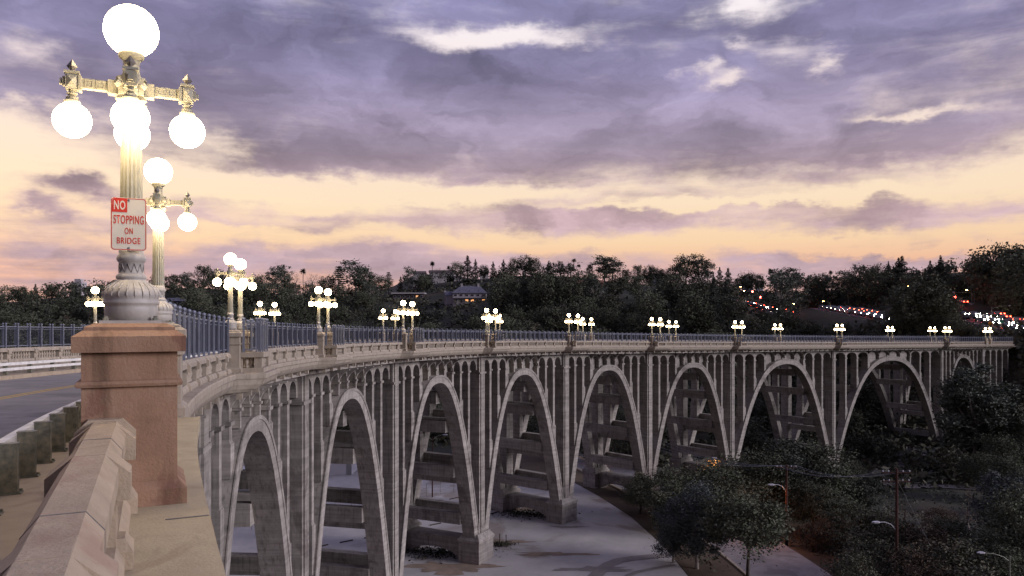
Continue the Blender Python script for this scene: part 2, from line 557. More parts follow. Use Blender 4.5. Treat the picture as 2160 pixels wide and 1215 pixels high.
# wide ledge beside the near parapet (the abutment), its edge slightly bowed
rings = []
for s in np.linspace(-11, 6.38, 26):
    e = -.60 - .10 * max(0, (s + 2) / 8.4)
    rings.append([T(s, n, z) for n, z in ((.5, -1.62), (e, -1.62), (e, -1.83), (e + .16, -2.0), (e + .25, -2.3), (.5, -2.3))])
mb = MB(); mb.loft(rings)
ledge = part("ledge", mb, M["ledge"], bridge)
mb = MB()
sbox(mb, -1.02, -1.0, -.60, -.27, -1.618, -1.612)
part("ledge_joint", mb, M["dark_paint"], ledge)

# deck slab and its beams
rings = [[T(s, n, z) for n, z in ((.5, -2.36), (.5, -2.72), (W_BR - .5, -2.72), (W_BR - .5, -2.36))] for s in srange(-12, END, 1.5)]
mb = MB(); mb.loft([r[::-1] for r in rings])
part("deck_slab", mb, M["concrete"], bridge)
# drip corbels below the cornice
mb = MB()
for s in np.arange(9, END, 1.85):
    o = bay(s)
    sbox(mb, s - .09, s + .09, -.06 - .6 * o, .16 - .6 * o, -2.56, -2.341)
    sbox(mb, s - .14, s + .14, .1, .85, -2.52, -2.36)
part("corbel", mb, M["parapet"], bridge, kind="stuff")

RIB = [(1.25, 2.85), (11.65, 13.25)]
MID = [(PIER[i] + PIER[i + 1]) / 2 for i in range(10)]


def crown_rel(i): return -4.45 if i < 7 else -4.25
def arc(i, s):
    """absolute z of the extrados of span i at s"""
    s0, s1 = PIER[i], PIER[i + 1]
    mid = (s0 + s1) / 2
    zc = ZT(mid) + crown_rel(i)
    half = (s1 - s0) / 2 - 0.62
    u = abs(s - mid) / half
    zs = SPRING[i] if s < mid else SPRING[i + 1]
    return zc - (zc - zs) * min(u, 1.15) ** 2.5


def lintel(mb, sa, sb, n0, n1, col):
    """wall piece over one small arch between sa and sb, from the deck down to its curve"""
    a, b = sa + col / 2, sb - col / 2
    k = 10
    zs, rise, topz = -3.95, 0.82, -2.715
    low = [(sa, -4.25), (a, -4.25), (a, zs)] + [((a + b) / 2 - (b - a) / 2 * math.cos(math.pi * j / k), zs + rise * math.sin(math.pi * j / k)) for j in range(1, k)] + [(b, zs), (b, -4.25), (sb, -4.25)]
    fr = [T(s, n0, z) for s, z in low]; bk = [T(s, n1, z) for s, z in low]
    ft = [T(s, n0, topz) for s, z in low]; bt = [T(s, n1, topz) for s, z in low]
    q = len(low)
    vs_ = fr + ft + bk + bt
    fs = []
    for j in range(q - 1):
        fs.append((j, j + 1, q + j + 1, q + j))
        fs.append((2 * q + j + 1, 2 * q + j, 3 * q + j, 3 * q + j + 1))
        fs.append((2 * q + j, 2 * q + j + 1, j + 1, j))
    fs.append((0, q, 3 * q, 2 * q)); fs.append((q - 1, 3 * q - 1 - q + q, 4 * q - 1, 2 * q - 1 + q))
    fs[-1] = (q - 1, 3 * q - 1, 4 * q - 1, 2 * q - 1)
    mb.add(vs_, fs)


def ztop_col(s): return -4.25 + ZT(s)

n_cols = 0
for i in range(10):
    s0, s1 = PIER[i], PIER[i + 1]
    mid = MID[i]
    L = s1 - s0
    half = L / 2 - .62
    for side, (n0, n1) in enumerate(RIB):
        # rib: closed loft from springing to springing
        k = 22
        ss = [mid - half * math.cos(math.pi * j / (2 * k)) if j <= k else mid + half * math.cos(math.pi * (2 * k - j) / (2 * k)) for j in range(2 * k + 1)]
        rings = []
        th = .80 if L < 30 else .95
        outer = n0 if side == 0 else n1
        crv = [(s, arc(i, s)) for s in ss]
        mring = []
        for j, (s, z) in enumerate(crv):
            a = crv[max(j - 1, 0)]; b = crv[min(j + 1, 2 * k)]
            d = math.hypot(b[0] - a[0], b[1] - a[1])
            nx, nz = (b[1] - a[1]) / d, -(b[0] - a[0]) / d      # towards the inside
            t = th * (1 + .25 * abs(s - mid) / half)
            si, zi = s + nx * t, z + nz * t
            if abs(si - mid) > half + .3: si = mid + math.copysign(half + .3, si - mid)
            rings.append([TA(s, n1, z), TA(s, n0, z), TA(si, n0, zi), TA(si, n1, zi)])
            o0, o1 = (n0 - .05, n0 + .02) if side == 0 else (n1 - .02, n1 + .05)
            s2, z2 = s - nx * .03, z - nz * .03
            s3, z3 = s + nx * .20, z + nz * .20
            mring.append([TA(s2, o1, z2), TA(s2, o0, z2), TA(s3, o0, z3), TA(s3, o1, z3)])
        mb = MB(); mb.loft(rings)
        rib = part("arch_rib", mb, M["concrete"], bridge)
        mb = MB(); mb.loft(mring)
        part("rib_moulding", mb, M["concrete"], rib)
        # spandrels: three open bays, four blind bays over the crown, three open bays
        c0, c1 = s0 + .66, s1 - .66
        bw = (c1 - c0) / 10
        colw = .44 if L < 30 else .62
        f0, f1 = (n0 + .25, n1) if side == 0 else (n0, n1 - .25)
        for b in (0, 1, 2, 7, 8, 9):
            mb = MB()
            lintel(mb, c0 + b * bw, c0 + (b + 1) * bw - .004, f0, f1, colw)
            part("small_arch", mb, M["concrete"], bridge)
        # solid wall over the crown, set back, with shallow arches and corbel brackets in front
        wa, wb = c0 + 3 * bw, c0 + 7 * bw
        mb = MB()
        kk = 16
        sv = [wa + (wb - wa) * j / kk for j in range(kk + 1)]
        w0, w1 = (n0 + .85, n1 - .1) if side == 0 else (n0 + .1, n1 - .85)
        rings = [[TA(s, w1, min(arc(i, s) - .15, ZT(s) - 2.9)), TA(s, w0, min(arc(i, s) - .15, ZT(s) - 2.9)), T(s, w0, -2.715), T(s, w1, -2.715)] for s in sv]
        mb.loft([r[::-1] for r in rings])
        sw = part("spandrel_wall", mb, M["concrete"], bridge)
        mb = MB()
        g0, g1 = (n0 + .25, n0 + .87) if side == 0 else (n1 - .87, n1 - .25)
        for b in (3, 4, 5, 6):
            a, c = c0 + b * bw + .16, c0 + (b + 1) * bw - .16
            q = 10
            low = [(a - .16, -3.85), (a, -3.85)] + [((a + c) / 2 - (c - a) / 2 * math.cos(math.pi * j / q), -3.75 + .85 * math.sin(math.pi * j / q)) for j in range(0, q + 1)] + [(c, -3.85), (c + .16, -3.85)]
            fr = [T(s, g0, z) for s, z in low]; bk = [T(s, g1, z) for s, z in low]; ft = [T(s, g0, -2.715) for s, z in low]; bt = [T(s, g1, -2.715) for s, z in low]
            m_ = len(low)
            fs = []
            for j in range(m_ - 1):
                fs.append((j, j + 1, m_ + j + 1, m_ + j)); fs.append((2 * m_ + j, 2 * m_ + j + 1, j + 1, j))
                fs.append((2 * m_ + j + 1, 2 * m_ + j, 3 * m_ + j, 3 * m_ + j + 1))
            mb.add(fr + ft + bk + bt, fs)
        for b in (4, 5, 6):
            s = c0 + b * bw
            e0, e1 = (n0 + .15, n0 + .87) if side == 0 else (n1 - .87, n1 - .15)
            sbox(mb, s - .16, s + .16, e0, e1, -3.95, -3.80)
            zl = max(-4.9, arc(i, s) - ZT(s) + .02)
            if zl < -4.3: sbox(mb, s - .11, s + .11, g0, g1, zl, -3.951)
        part("blind_arch", mb, M["concrete"], sw)
        # spandrel columns
        for b in (1, 2, 3, 7, 8, 9):
            s = c0 + b * bw
            w = colw / 2
            zb = min(arc(i, s - w), arc(i, s + w)) - .1
            zt_ = ZT(s) - 4.25
            if zt_ - zb < .4: continue
            mb = MB()
            sbox(mb, s - w, s + w, f0, f1, zb, zt_, absz=True)
            col = part("spandrel_column", mb, M["concrete"], bridge)
            mb = MB()
            sbox(mb, s - w - .10, s + w + .10, f0 - .10, f1 + .10, zt_ - .22, zt_ - .02, absz=True)
            part("capital", mb, M["concrete"], col)
            bh = min(1.6, (zt_ - zb) * .35)
            if zt_ - zb > 2.5:
                mb = MB()
                zq = max(arc(i, s - w), arc(i, s + w)) + bh
                sbox(mb, s - w - .13, s + w + .13, f0 - .08, f1 + .08, zb, zq, absz=True)
                sbox(mb, s - w - .07, s + w + .07, f0 - .04, f1 + .04, zq, zq + .2, absz=True, top=.05)
                part("column_base", mb, M["concrete"], col)
            n_cols += 1
    # cross beams between the two ribs
    for u in (-.93, -.78, -.58, -.36, .36, .58, .78, .93):
        s = mid + u * half
        z = arc(i, s) - .55
        ins = -.62 if u > 0 else .62
        mb = MB()
        sbox(mb, s + ins - .42, s + ins + .42, RIB[0][1] - .02, RIB[1][0] + .02, z - 1.3, z, absz=True)
        part("cross_beam", mb, M["concrete"], bridge)

for i, s in enumerate(PIER):
    zb = SPRING[i]
    for side in (0, 1):
        n0, n1 = (1.2, 3.05) if side == 0 else (11.45, 13.3)
        fz = ZT(s) - 2.715
        mb = MB()
        sbox(mb, s - .66, s + .66, n0, n1, zb - .3, fz, absz=True)
        sh = part("pier_shaft", mb, M["concrete"], bridge)
        mb = MB()
        e0, e1 = (n0 - .12, n0) if side == 0 else (n1, n1 + .12)
        sbox(mb, s - .42, s + .42, e0, e1, zb + .1, fz, absz=True)
        part("pilaster_strip", mb, M["concrete"], sh)
        mb = MB()
        sbox(mb, s - .76, s + .76, n0 - .16, n1 + .10, fz - 2.0, fz - 1.78, absz=True)
        part("pier_band", mb, M["concrete"], sh)
        mb = MB()
        p0, p1 = (n0 - .55, n1 + .3) if side == 0 else (n0 - .3, n1 + .55)
        sbox(mb, s - 1.75, s + 1.75, p0, p1, PLB[i], zb - .75, absz=True)
        pl = part("plinth", mb, M["concrete"], bridge)
        mb = MB()
        sbox(mb, s - 1.86, s + 1.86, p0 - .1, p1 + .1, zb - .75, zb - .45, absz=True)
        sbox(mb, s - 1.80, s + 1.80, p0 - .05, p1 + .05, zb - .45, zb + .12, absz=True, top=.38)
        part("plinth_cap", mb, M["concrete"], pl)
    # tie wall between plinths with its low arch
    mb = MB()
    a, b = 3.37, 11.13
    q = 12
    zs = zb - 3.6
    low = [(a, zs - 1.2), (a + .3, zs - 1.2), (a + .3, zs)] + [((a + b) / 2 - (b - a - .6) / 2 * math.cos(math.pi * j / q), zs + 1.5 * math.sin(math.pi * j / q)) for j in range(1, q)] + [(b - .3, zs), (b - .3, zs - 1.2), (b, zs - 1.2)]
    tz = zb - .9
    m_ = len(low)
    vs_ = [TA(s - .8, n, z) for n, z in low] + [TA(s - .8, n, tz) for n, z in low] + [TA(s + .8, n, z) for n, z in low] + [TA(s + .8, n, tz) for n, z in low]
    fs = []
    for j in range(m_ - 1):
        fs += [(j + 1, j, m_ + j, m_ + j + 1), (2 * m_ + j, 2 * m_ + j + 1, 3 * m_ + j + 1, 3 * m_ + j), (j, j + 1, 2 * m_ + j + 1, 2 * m_ + j), (m_ + j + 1, m_ + j, 3 * m_ + j, 3 * m_ + j + 1)]
    mb.add(vs_, fs)
    tie = part("tie_wall", mb, M["concrete"], bridge)
    mb = MB()
    sbox(mb, s - .95, s + .95, a, b, tz + .004, tz + .26, absz=True)
    part("tie_coping", mb, M["concrete"], tie)
    # struts between the shafts
    for f in (.30, .62):
        z = zb + (ZT(s) - 3 - zb) * f
        mb = MB()
        sbox(mb, s - .45, s + .45, 3.05, 11.45, z - .55, z + .55, absz=True)
        part("cross_beam", mb, M["concrete"], bridge)

def bracket(mb, s, side, w=.11):
    # concave cantilever bracket from the spandrel out to the cornice
    pr = [(1.78, -4.15), (1.66, -4.12), (1.55, -3.75), (1.30, -3.32), (.92, -3.00), (.42, -2.84), (.02, -2.80), (.02, -2.725), (1.78, -2.725)]
    if side == 1: pr = [(W_BR - n, z) for n, z in pr]
    mb.loft([[T(q, n, z) for n, z in pr] for q in (s - w, s + w)])


for i in range(10):
    c0, c1 = PIER[i] + .66, PIER[i + 1] - .66
    for side in (0, 1):
        for b in (3, 4, 5, 6, 7):
            mb = MB(); bracket(mb, c0 + (c1 - c0) / 10 * b, side)
            part("bracket", mb, M["concrete"], bridge)

# approach arcade beyond the last pier, on tall columns
s0, s1 = PIER[10] + .78, END
k = 4
bw = (s1 - s0) / k
for (n0, n1) in RIB:
    for b in range(k):
        mb = MB()
        lintel(mb, s0 + b * bw, s0 + (b + 1) * bw - .004, n0, n1, .6)
        part("small_arch", mb, M["concrete"], bridge)
    for b in range(1, k + 1):
        mb = MB()
        s = s0 + b * bw
        sbox(mb, s - .3, s + .3, n0, n1, -30, ZT(s) - 4.25, absz=True)
        part("spandrel_column", mb, M["concrete"], bridge)

# ---- parapets
CP = .08        # centre line of the near parapet
def coping_ring(s, c, z0=0.0, w=1.0):
    pr = [(-.165 * w, -1.06), (-.165 * w, -.945), (-.09 * w, -.853), (.09 * w, -.853), (.165 * w, -.945), (.165 * w, -1.06)]
    return [T(s, c + n, z + z0) for n, z in pr][::-1]


PED_NEAR = [0.0, 7.0]
for p in PIER[1:10]:
    PED_NEAR += [p - 1.1, p + 1.1]
PED_NEAR += [256.5, 259.0]
PED_FAR = [2.9, 5.1]
for p in PIER[1:10]:
    PED_FAR += [p - 1.1, p + 1.1]
PED_FAR += [256.5, 259.0]


def gap_runs(peds, a, b):
    e = [a] + [v for p in peds for v in (p - .38, p + .38)] + [b]
    return [(e[j], e[j + 1]) for j in range(0, len(e), 2)]


baluster_me = None
def baluster_mesh(seg=8):
    mb = MB()
    mb.box(-.075, .075, -.075, .075, 0, .07)
    mb.lathe([(.055, .07), (.04, .10), (.085, .19), (.09, .23), (.045, .33), (.05, .36), (.08, .39)], seg)
    return mb.mesh("baluster", M["parapet"], True)
balu = baluster_mesh(10)

post_near, post_far = 0, 0
parapets = {}
for side, peds in ((0, PED_NEAR), (1, PED_FAR)):
    for ri, (a, b) in enumerate(gap_runs(peds, -9.0, END)):
        c = (.19 if b < 0 else CP) if side == 0 else W_BR - CP
        inbay = (b - a) < 2.0 and b < 250 and a > 20
        fore = side == 0 and b < 0
        mt = M["pinkstone"] if (side == 0 and b < 8) else M["parapet"]
        wide = 1.0
        if inbay:
            # lookout bay: three-sided balustrade pushed out over the cornice
            o = -1.0 if side == 0 else W_BR + 1.0
            f = 1 if side == 0 else -1
            sa, sb = a - .25, b + .25
            mb = MB()
            n_lo, n_hi = sorted((o - .17, o + .17))
            for z0, z1, ex in ((-1.62, -1.45, .04), (-1.05, -.86, .04)):
                sbox(mb, sa - .17 - ex, sb + .17 + ex, n_lo - ex, n_hi + ex, z0, z1)
                for q in (sa, sb):
                    lo, hi = sorted((o + .172 * f + ex * f, (-.30 if side == 0 else W_BR + .30)))
                    sbox(mb, q - .17 - ex, q + .17 + ex, lo, hi, z0, z1)
            bp = part("bay_balustrade", mb, mt, bridge)
            mb = MB()
            for q in (sa, sb):
                for nn in (o, o + .62 * f):
                    sbox(mb, q - .14, q + .14, nn - (.14 if nn == o else .06), nn + (.14 if nn == o else .06), -1.45, -1.051)
            part("bay_post", mb, mt, bp)
            off = Vector(bp.parent.location)
            for q, nn in [(sa, o + .23 * f), (sa, o + .43 * f), (sb, o + .23 * f), (sb, o + .43 * f)] + [(sa + (sb - sa) * w_, o) for w_ in (.18, .34, .5, .66, .82)]:
                obj("baluster", balu, bp, Vector(T(q, nn, -1.45)) - off, RZ(q))
            continue
        ss = list(np.arange(a, b, 1.0)) + [b]
        if ss[-1] - ss[-2] < .05: ss.pop(-2)
        mb = MB(); mb.loft([coping_ring(s, c) for s in ss])
        run = part("parapet_coping", mb, mt, bridge)
        if fore:
            mb = MB()
            for q in (-1.55, -3.9, -6.2):
                mb.loft([[tuple(Vector(p) + Vector((0, 0, .003))) for p in coping_ring(q + d, c, 0, 1.012)] for d in (0, .012)])
            part("coping_joint", mb, M["dark_paint"], run)
        mb = MB()
        mb.loft([[T(s, c + n, z) for n, z in ((-.20, -1.66), (-.20, -1.55), (-.15, -1.46), (.15, -1.46), (.20, -1.55), (.20, -2.2))][::-1] for s in ss])
        part("parapet_plinth", mb, mt, bridge)
        # posts and balusters
        if b - a < 1.2: continue
        if fore:
            pts = [-.55, -2.13, -4.45, -6.7]
        else:
            cnt = max(1, int(round((b - a) / 2.2)))
            pts = [a + (b - a) * (j + .5) / cnt for j in range(cnt)]
        for s in pts:
            mb = MB()
            w = .15 if fore else .12
            sbox(mb, s - w, s + w, c - .15, c + .15, -1.459, -1.062)
            po = part("parapet_post", mb, mt, bridge)
            mb = MB()
            pr = [(-.235, -1.16), (-.235, -.985), (-.086, -.8515), (.086, -.8515), (.25, -.985), (.25, -1.16)]
            mb.loft([[T(q, c + n, z) for n, z in pr][::-1] for q in (s - w, s + w)])
            part("post_block", mb, mt, po)
            mb = MB()
            sbox(mb, s - w, s + w, c - .25, c + .25, -1.618, -1.50, top=0)
            sbox(mb, s - w, s + w, c - .25, c + .25, -1.4999, -1.42, top=.05)
            part("foot_block", mb, mt, po)
        edges = [a] + pts + [b]
        if fore or (side == 0 and b < 70) or (side == 1 and a < 70):
            near_parts = fore or (side == 1 and a < 44 and b > 20)
            mb = MB(); tmp = MB()
            for e0, e1 in zip(edges, edges[1:]):
                g0, g1 = e0 + .15, e1 - .15
                if g1 - g0 < .5: continue
                for s in np.arange(g0 + .16, g1 - .08, .21):
                    p = T(s, c, -1.46)
                    mb.lathe([(.075, 0), (.075, .05), (.05, .07), (.085, .17), (.09, .21), (.045, .31), (.08, .38), (.08, .41)], 7, p, cap=False)
            if mb.n: part("balusters", mb, mt, bridge, True, kind="stuff")
        else:
            # far runs: pierced panel seen as a recessed lattice
            mb = MB()
            for e0, e1 in zip(edges, edges[1:]):
                g0, g1 = e0 + .13, e1 - .13
                if g1 - g0 < .4: continue
                for s in np.arange(g0 + .12, g1, .30):
                    sbox(mb, s - .075, s + .075, c - .075, c + .075, -1.459, -1.062)
            if mb.n: part("balusters", mb, mt, bridge, kind="stuff")

# ---- pedestals
def pedestal(s, side, mt, big=False):
    n = 0.0 if side == 0 else W_BR
    mb = MB()
    a = .378
    sbox(mb, s - a, s + a, n - a, n + a, -1.45 if side == 0 else -1.6, -.262)
    sbox(mb, s - a - .005, s + a + .005, n - a - .005, n + a + .005, -2.2, -1.62)
    pd = part("pedestal", mb, mt, bridge)
    mb = MB()
    sbox(mb, s - .447, s + .447, n - .447, n + .447, -.262, -.125)
    sbox(mb, s - .447, s + .447, n - .447, n + .447, -.1249, -.075, top=.075)
    sbox(mb, s - .36, s + .36, n - .36, n + .36, -.075, -.045)
    sbox(mb, s - .36, s + .36, n - .36, n + .36, -.0449, -.012, top=.07)
    part("pedestal_cap", mb, mt, pd)
    mb = MB()
    pr = [(a - .01, -.57), (a + .035, -.565), (a + .045, -.54), (a + .035, -.515), (a - .01, -.505)]
    mb.loft([[T(s - w, n + w, z), T(s - w, n - w, z), T(s + w, n - w, z), T(s + w, n + w, z)] for w, z in pr])
    part("pedestal_band", mb, mt, pd)
    mb = MB()
    sbox(mb, s - .455, s + .455, n - .455, n + .455, -1.619, -1.48)
    sbox(mb, s - .455, s + .455, n - .455, n + .455, -1.4799, -1.41, top=.07)
    part("pedestal_base", mb, mt, pd)
    return pd


for j, s in enumerate(PED_NEAR):
    pd = pedestal(s, 0, M["redstone"] if j == 0 else M["parapet"])
    if j == 0:
        # collar where the coping meets the pedestal
        mb = MB()
        pr = [(-.235, -1.075), (-.235, -.945), (-.13, -.835), (.13, -.835), (.235, -.945), (.235, -1.075)]
        mb.loft([[T(q, .19 + n, z) for n, z in pr][::-1] for q in (-.50, -.379)])
        part("coping_collar", mb, M["pinkstone"], pd)
for s in PED_FAR:
    pedestal(s, 1, M["parapet"])

# ---- roadway on the deck
def ribbon(name, n0, n1, z, m, a=-14, b=300, skirt=0.0, step=2.0, kind="structure"):
    mb = MB()
    ss = list(np.arange(a, b, step)) + [b]
    rings = [[T(s, n1, z), T(s, n0, z)] + ([T(s, n0, z - skirt), T(s, n1, z - skirt)] if skirt else []) for s in ss]
    mb.loft([r[::-1] for r in rings] if not skirt else [r[::-1] for r in rings], closed=bool(skirt), caps=bool(skirt))
    return prop(obj(name, mb.mesh(name, m)), kind=kind)


ribbon("road", 2.0, 12.5, -2.34, M["asphalt"], -14, 320, 0.02)
ribbon("sidewalk", .30, 1.86, -2.15, M["walk"], -14, 300, .2)
ribbon("sidewalk", 12.64, W_BR - .30, -2.15, M["walk"], -14, 300, .2)
ribbon("kerb", 1.861, 2.0, -2.14, M["pinkstone"], -14, 300, .22)
ribbon("kerb", 12.5, 12.639, -2.14, M["pinkstone"], -14, 300, .22)
ribbon("road_marking", 7.06, 7.18, -2.334, M["yellow"], -14, 300, .003)
ribbon("road_marking", 7.36, 7.48, -2.334, M["yellow"], -14, 300, .003)

# ------------------------------------------------------------------ five-globe lamps
U = .004375
def lamp_parts(root, seg=20, fine=True):
    mb = MB()
    mb.box(-.25, .25, -.25, .25, -.012, .014)
    base = obj("base_plate", mb.mesh("base_plate", M["lamp_base"]), root)
    if fine:
        mb = MB()
        for x in (-.2, .2):
            for y in (-.2, .2):
                mb.lathe([(.026, .014), (.026, .034), (.016, .036), (.016, .055)], 6, (x, y, 0))
        prop(obj("anchor_bolts", mb.mesh("anchor_bolts", M["galv"]), base), kind="stuff")
    mb = MB()
    mb.lathe([(.222, .014), (.224, 30 * U), (.218, 35 * U), (.232, 37 * U), (.236, 41 * U), (.228, 45 * U), (.222, 47 * U), (.236, 52 * U), (.238, 58 * U), (.232, 64 * U), (.212, 71 * U), (.182, 77 * U), (.152, 82 * U), (.130, 87 * U), (.118, 89 * U),
              (.128, 91 * U), (.130, 95 * U), (.120, 99 * U), (.106, 100 * U), (.100, 112 * U), (.102, 124 * U), (.112, 126 * U), (.124, 131 * U), (.122, 137 * U), (.108, 140 * U), (.104, 151 * U)], seg * 2 if fine else 12)
    ped = obj("lamp_base", mb.mesh("lamp_base", M["lamp_base"], True), root)
    if fine:
        mb = MB()
        nf = 22
        for k in range(nf):
            a = 2 * math.pi * k / nf
            c, s = math.cos(a), math.sin(a)
            mb.tube([(c * r, s * r, z * U) for r, z in ((.226, 49), (.240, 56), (.236, 62), (.213, 71), (.183, 77), (.153, 82))], [.003, .007, .008, .007, .006, .003], 5)
        for k in range(12):
            a = 2 * math.pi * k / 12
            b = a + 2 * math.pi / 12
            mb.tube([(math.cos(a) * .103, math.sin(a) * .103, 103 * U), (math.cos((a + b) / 2) * .106, math.sin((a + b) / 2) * .106, 122 * U), (math.cos(b) * .103, math.sin(b) * .103, 103 * U)], .004, 4)
        prop(obj("gadrooning", mb.mesh("gadrooning", M["lamp_base"], True), ped), kind="stuff")
    mb = MB()
    mb.lathe([(.100, 151 * U), (.083, 458 * U)], 32 if fine else 12, flute=.09 if fine else 0)
    obj("shaft", mb.mesh("shaft", M["lamp_paint"]), root)
    mb = MB()
    mb.lathe([(.083, 458 * U), (.095, 462 * U), (.085, 468 * U), (.09, 476 * U)], 16)
    mb.box(-.105, .105, -.105, .105, 474 * U, 508 * U)
    mb.lathe([(.13, 508 * U), (.13, 512 * U), (.078, 514 * U), (.070, 530 * U), (.066, 540 * U), (.074, 550 * U), (.105, 556 * U), (.112, 562 * U), (.108, 568 * U)], 20)
    hub = obj("hub", mb.mesh("hub", M["lamp_paint"]), root)
    if fine:
        mb = MB()
        for k in range(4):
            a = math.pi / 4 + k * math.pi / 2
            c, s = math.cos(a), math.sin(a)
            for d, z in ((.15, 462), (.155, 492)):
                q = [(c * d + s * w - c * .0, s * d - c * w, z * U + h) for w, h in ((-.035, 0), (0, -.035), (.035, 0), (0, .035))]
                tip = (c * (d + .03), s * (d + .03), z * U)
                bk = [(c * .05 + s * w, s * .05 - c * w, z * U + .03 + h) for w, h in ((-.035, 0), (0, -.035), (.035, 0), (0, .035))]
                mb.add(q + bk + [tip], [(0, 1, 8), (1, 2, 8), (2, 3, 8), (3, 0, 8), (0, 4, 5, 1), (1, 5, 6, 2), (2, 6, 7, 3), (3, 7, 4, 0)])
        prop(obj("bosses", mb.mesh("bosses", M["lamp_paint"]), hub), kind="stuff")
    # arm, along local +x
    AL = .47
    mb = MB()
    mb.box(.105, .19, -.055, .055, 475 * U, 503 * U)
    mb.box(.19, .40, -.036, .036, 480 * U, 500 * U)
    if fine:
        for x in (.215, .305):
            for y in (-1, 1):
                y0, y1 = sorted((y * .0362, y * .042))
                for (xa, xb, za, zb) in ((x, x + .07, 482, 484.5), (x, x + .07, 495.5, 498), (x, x + .01, 484.5, 495.5), (x + .06, x + .07, 484.5, 495.5)):
                    mb.box(xa, xb, y0, y1, za * U, zb * U)
    mb.box(.40, .425, -.06, .06, 474 * U, 504 * U)
    mb.box(.425, .525, -.05, .05, 475 * U, 507 * U)
    for y in (-1, 1):
        b4 = [(.43, y * .05, 477 * U), (.52, y * .05, 477 * U), (.52, y * .05, 505 * U), (.43, y * .05, 505 * U), (.475, y * .078, 491 * U)]
        mb.add(b4, [(0, 1, 4), (1, 2, 4), (2, 3, 4), (3, 0, 4)])
    mb.box(.415, .535, -.062, .062, 507 * U, 512 * U)
    mb.box(.525, .55, -.03, .03, 482 * U, 500 * U, top=0)
    mb.box(.55, .575, -.022, .022, 485 * U, 497 * U, top=.006)
    mb.lathe([(.05, 455 * U), (.05, 460 * U), (.024, 463 * U), (.042, 466 * U), (.045, 468 * U), (.026, 470 * U), (.03, 475 * U)], 14, (.475, 0, 0))
    mb.lathe([(.066, 447 * U), (.068, 452 * U), (.05, 455 * U)], 16, (.475, 0, 0))
    arm_me = mb.mesh("arm", M["lamp_paint"])
    mb = MB()
    z0 = 512 * U
    mb.add([(.475, 0, z0), (.475 + .045, 0, z0 + .05), (.475, .045, z0 + .05), (.475 - .045, 0, z0 + .05), (.475, -.045, z0 + .05), (.475, 0, z0 + .115)],
           [(0, 1, 2)[::-1], (0, 2, 3)[::-1], (0, 3, 4)[::-1], (0, 4, 1)[::-1], (5, 1, 2), (5, 2, 3), (5, 3, 4), (5, 4, 1)])
    mb.lathe([(.016, -.02), (.016, .02)], 6, (.475, 0, z0))
    fin_me = mb.mesh("finial", M["dark_paint"])
    mb = MB()
    def ball(r, c, sg, n, lo=0.10, hi=1.0):
        return [(r * math.sin(math.pi * (lo + (hi - lo) * k / n)) + .0005, c - r * math.cos(math.pi * (lo + (hi - lo) * k / n))) for k in range(n + 1)]
    sg = 28 if fine else 14
    mb.lathe(ball(.156, 0, sg, sg // 2, 0.0, .86), sg)
    small_me = mb.mesh("globe", M["globe"], True)
    mb = MB()
    mb.lathe(ball(.232, 0, sg, sg // 2, .155, 1.0), sg)
    big_me = mb.mesh("globe", M["globe"], True)
    # the two arms along the bridge are the shorter pair
    for k in range(4):
        q = 1.0 if k % 2 == 0 else .72
        a = obj("arm", arm_me, root, (0, 0, 0), k * math.pi / 2, (q, 1, 1))
        obj("finial", fin_me, a)
        obj("globe", small_me, root, (AL * 1.01 * q * math.cos(k * math.pi / 2), AL * 1.01 * q * math.sin(k * math.pi / 2), 413 * U))
    obj("globe", big_me, root, (0, 0, 613 * U))


def lamp_parts_far(root):
    """the same lamp for the distance: post, crossed arms, five globes"""
    mb = MB()
    mb.box(-.25, .25, -.25, .25, -.012, .014)
    mb.lathe([(.222, .014), (.224, 45 * U), (.236, 56 * U), (.20, 75 * U), (.13, 89 * U), (.104, 110 * U), (.122, 133 * U), (.100, 151 * U), (.083, 458 * U), (.09, 476 * U)], 10)
    mb.box(-.105, .105, -.105, .105, 474 * U, 508 * U)
    mb.lathe([(.13, 508 * U), (.075, 514 * U), (.066, 540 * U), (.112, 562 * U)], 10)
    obj("post", mb.mesh("post", M["lamp_paint"]), root)
    mb = MB()
    for a in range(4):
        c, s = math.cos(a * math.pi / 2), math.sin(a * math.pi / 2)
        def tf(x, y, z): return (x * c - y * s, x * s + y * c, z)
        mb.box(.105, .40, -.04, .04, 478 * U, 502 * U, tf=tf)
        mb.box(.40, .55, -.055, .055, 475 * U, 508 * U, tf=tf)
        mb.box(.44, .51, -.035, .035, 508 * U, 535 * U, tf=tf, top=.03)
        mb.lathe([(.066, 447 * U), (.03, 460 * U), (.03, 475 * U)], 8, tf(.475, 0, 0))
    obj("cross_arm", mb.mesh("cross_arm", M["lamp_paint"]), root)
    mb = MB()
    q = 8
    mb.lathe([(.156 * math.sin(math.pi * k / q) + .0005, -.156 * math.cos(math.pi * k / q)) for k in range(q + 1)], 12)
    sm = mb.mesh("globe", M["globe"], True)
    mb = MB()
    mb.lathe([(.232 * math.sin(math.pi * k / q) + .0005, -.232 * math.cos(math.pi * k / q)) for k in range(q + 1)], 12)
    bgm = mb.mesh("globe", M["globe"], True)
    for k in range(4):
        obj("globe", sm, root, (.475 * math.cos(k * math.pi / 2), .475 * math.sin(k * math.pi / 2), 413 * U))
    obj("globe", bgm, root, (0, 0, 613 * U))


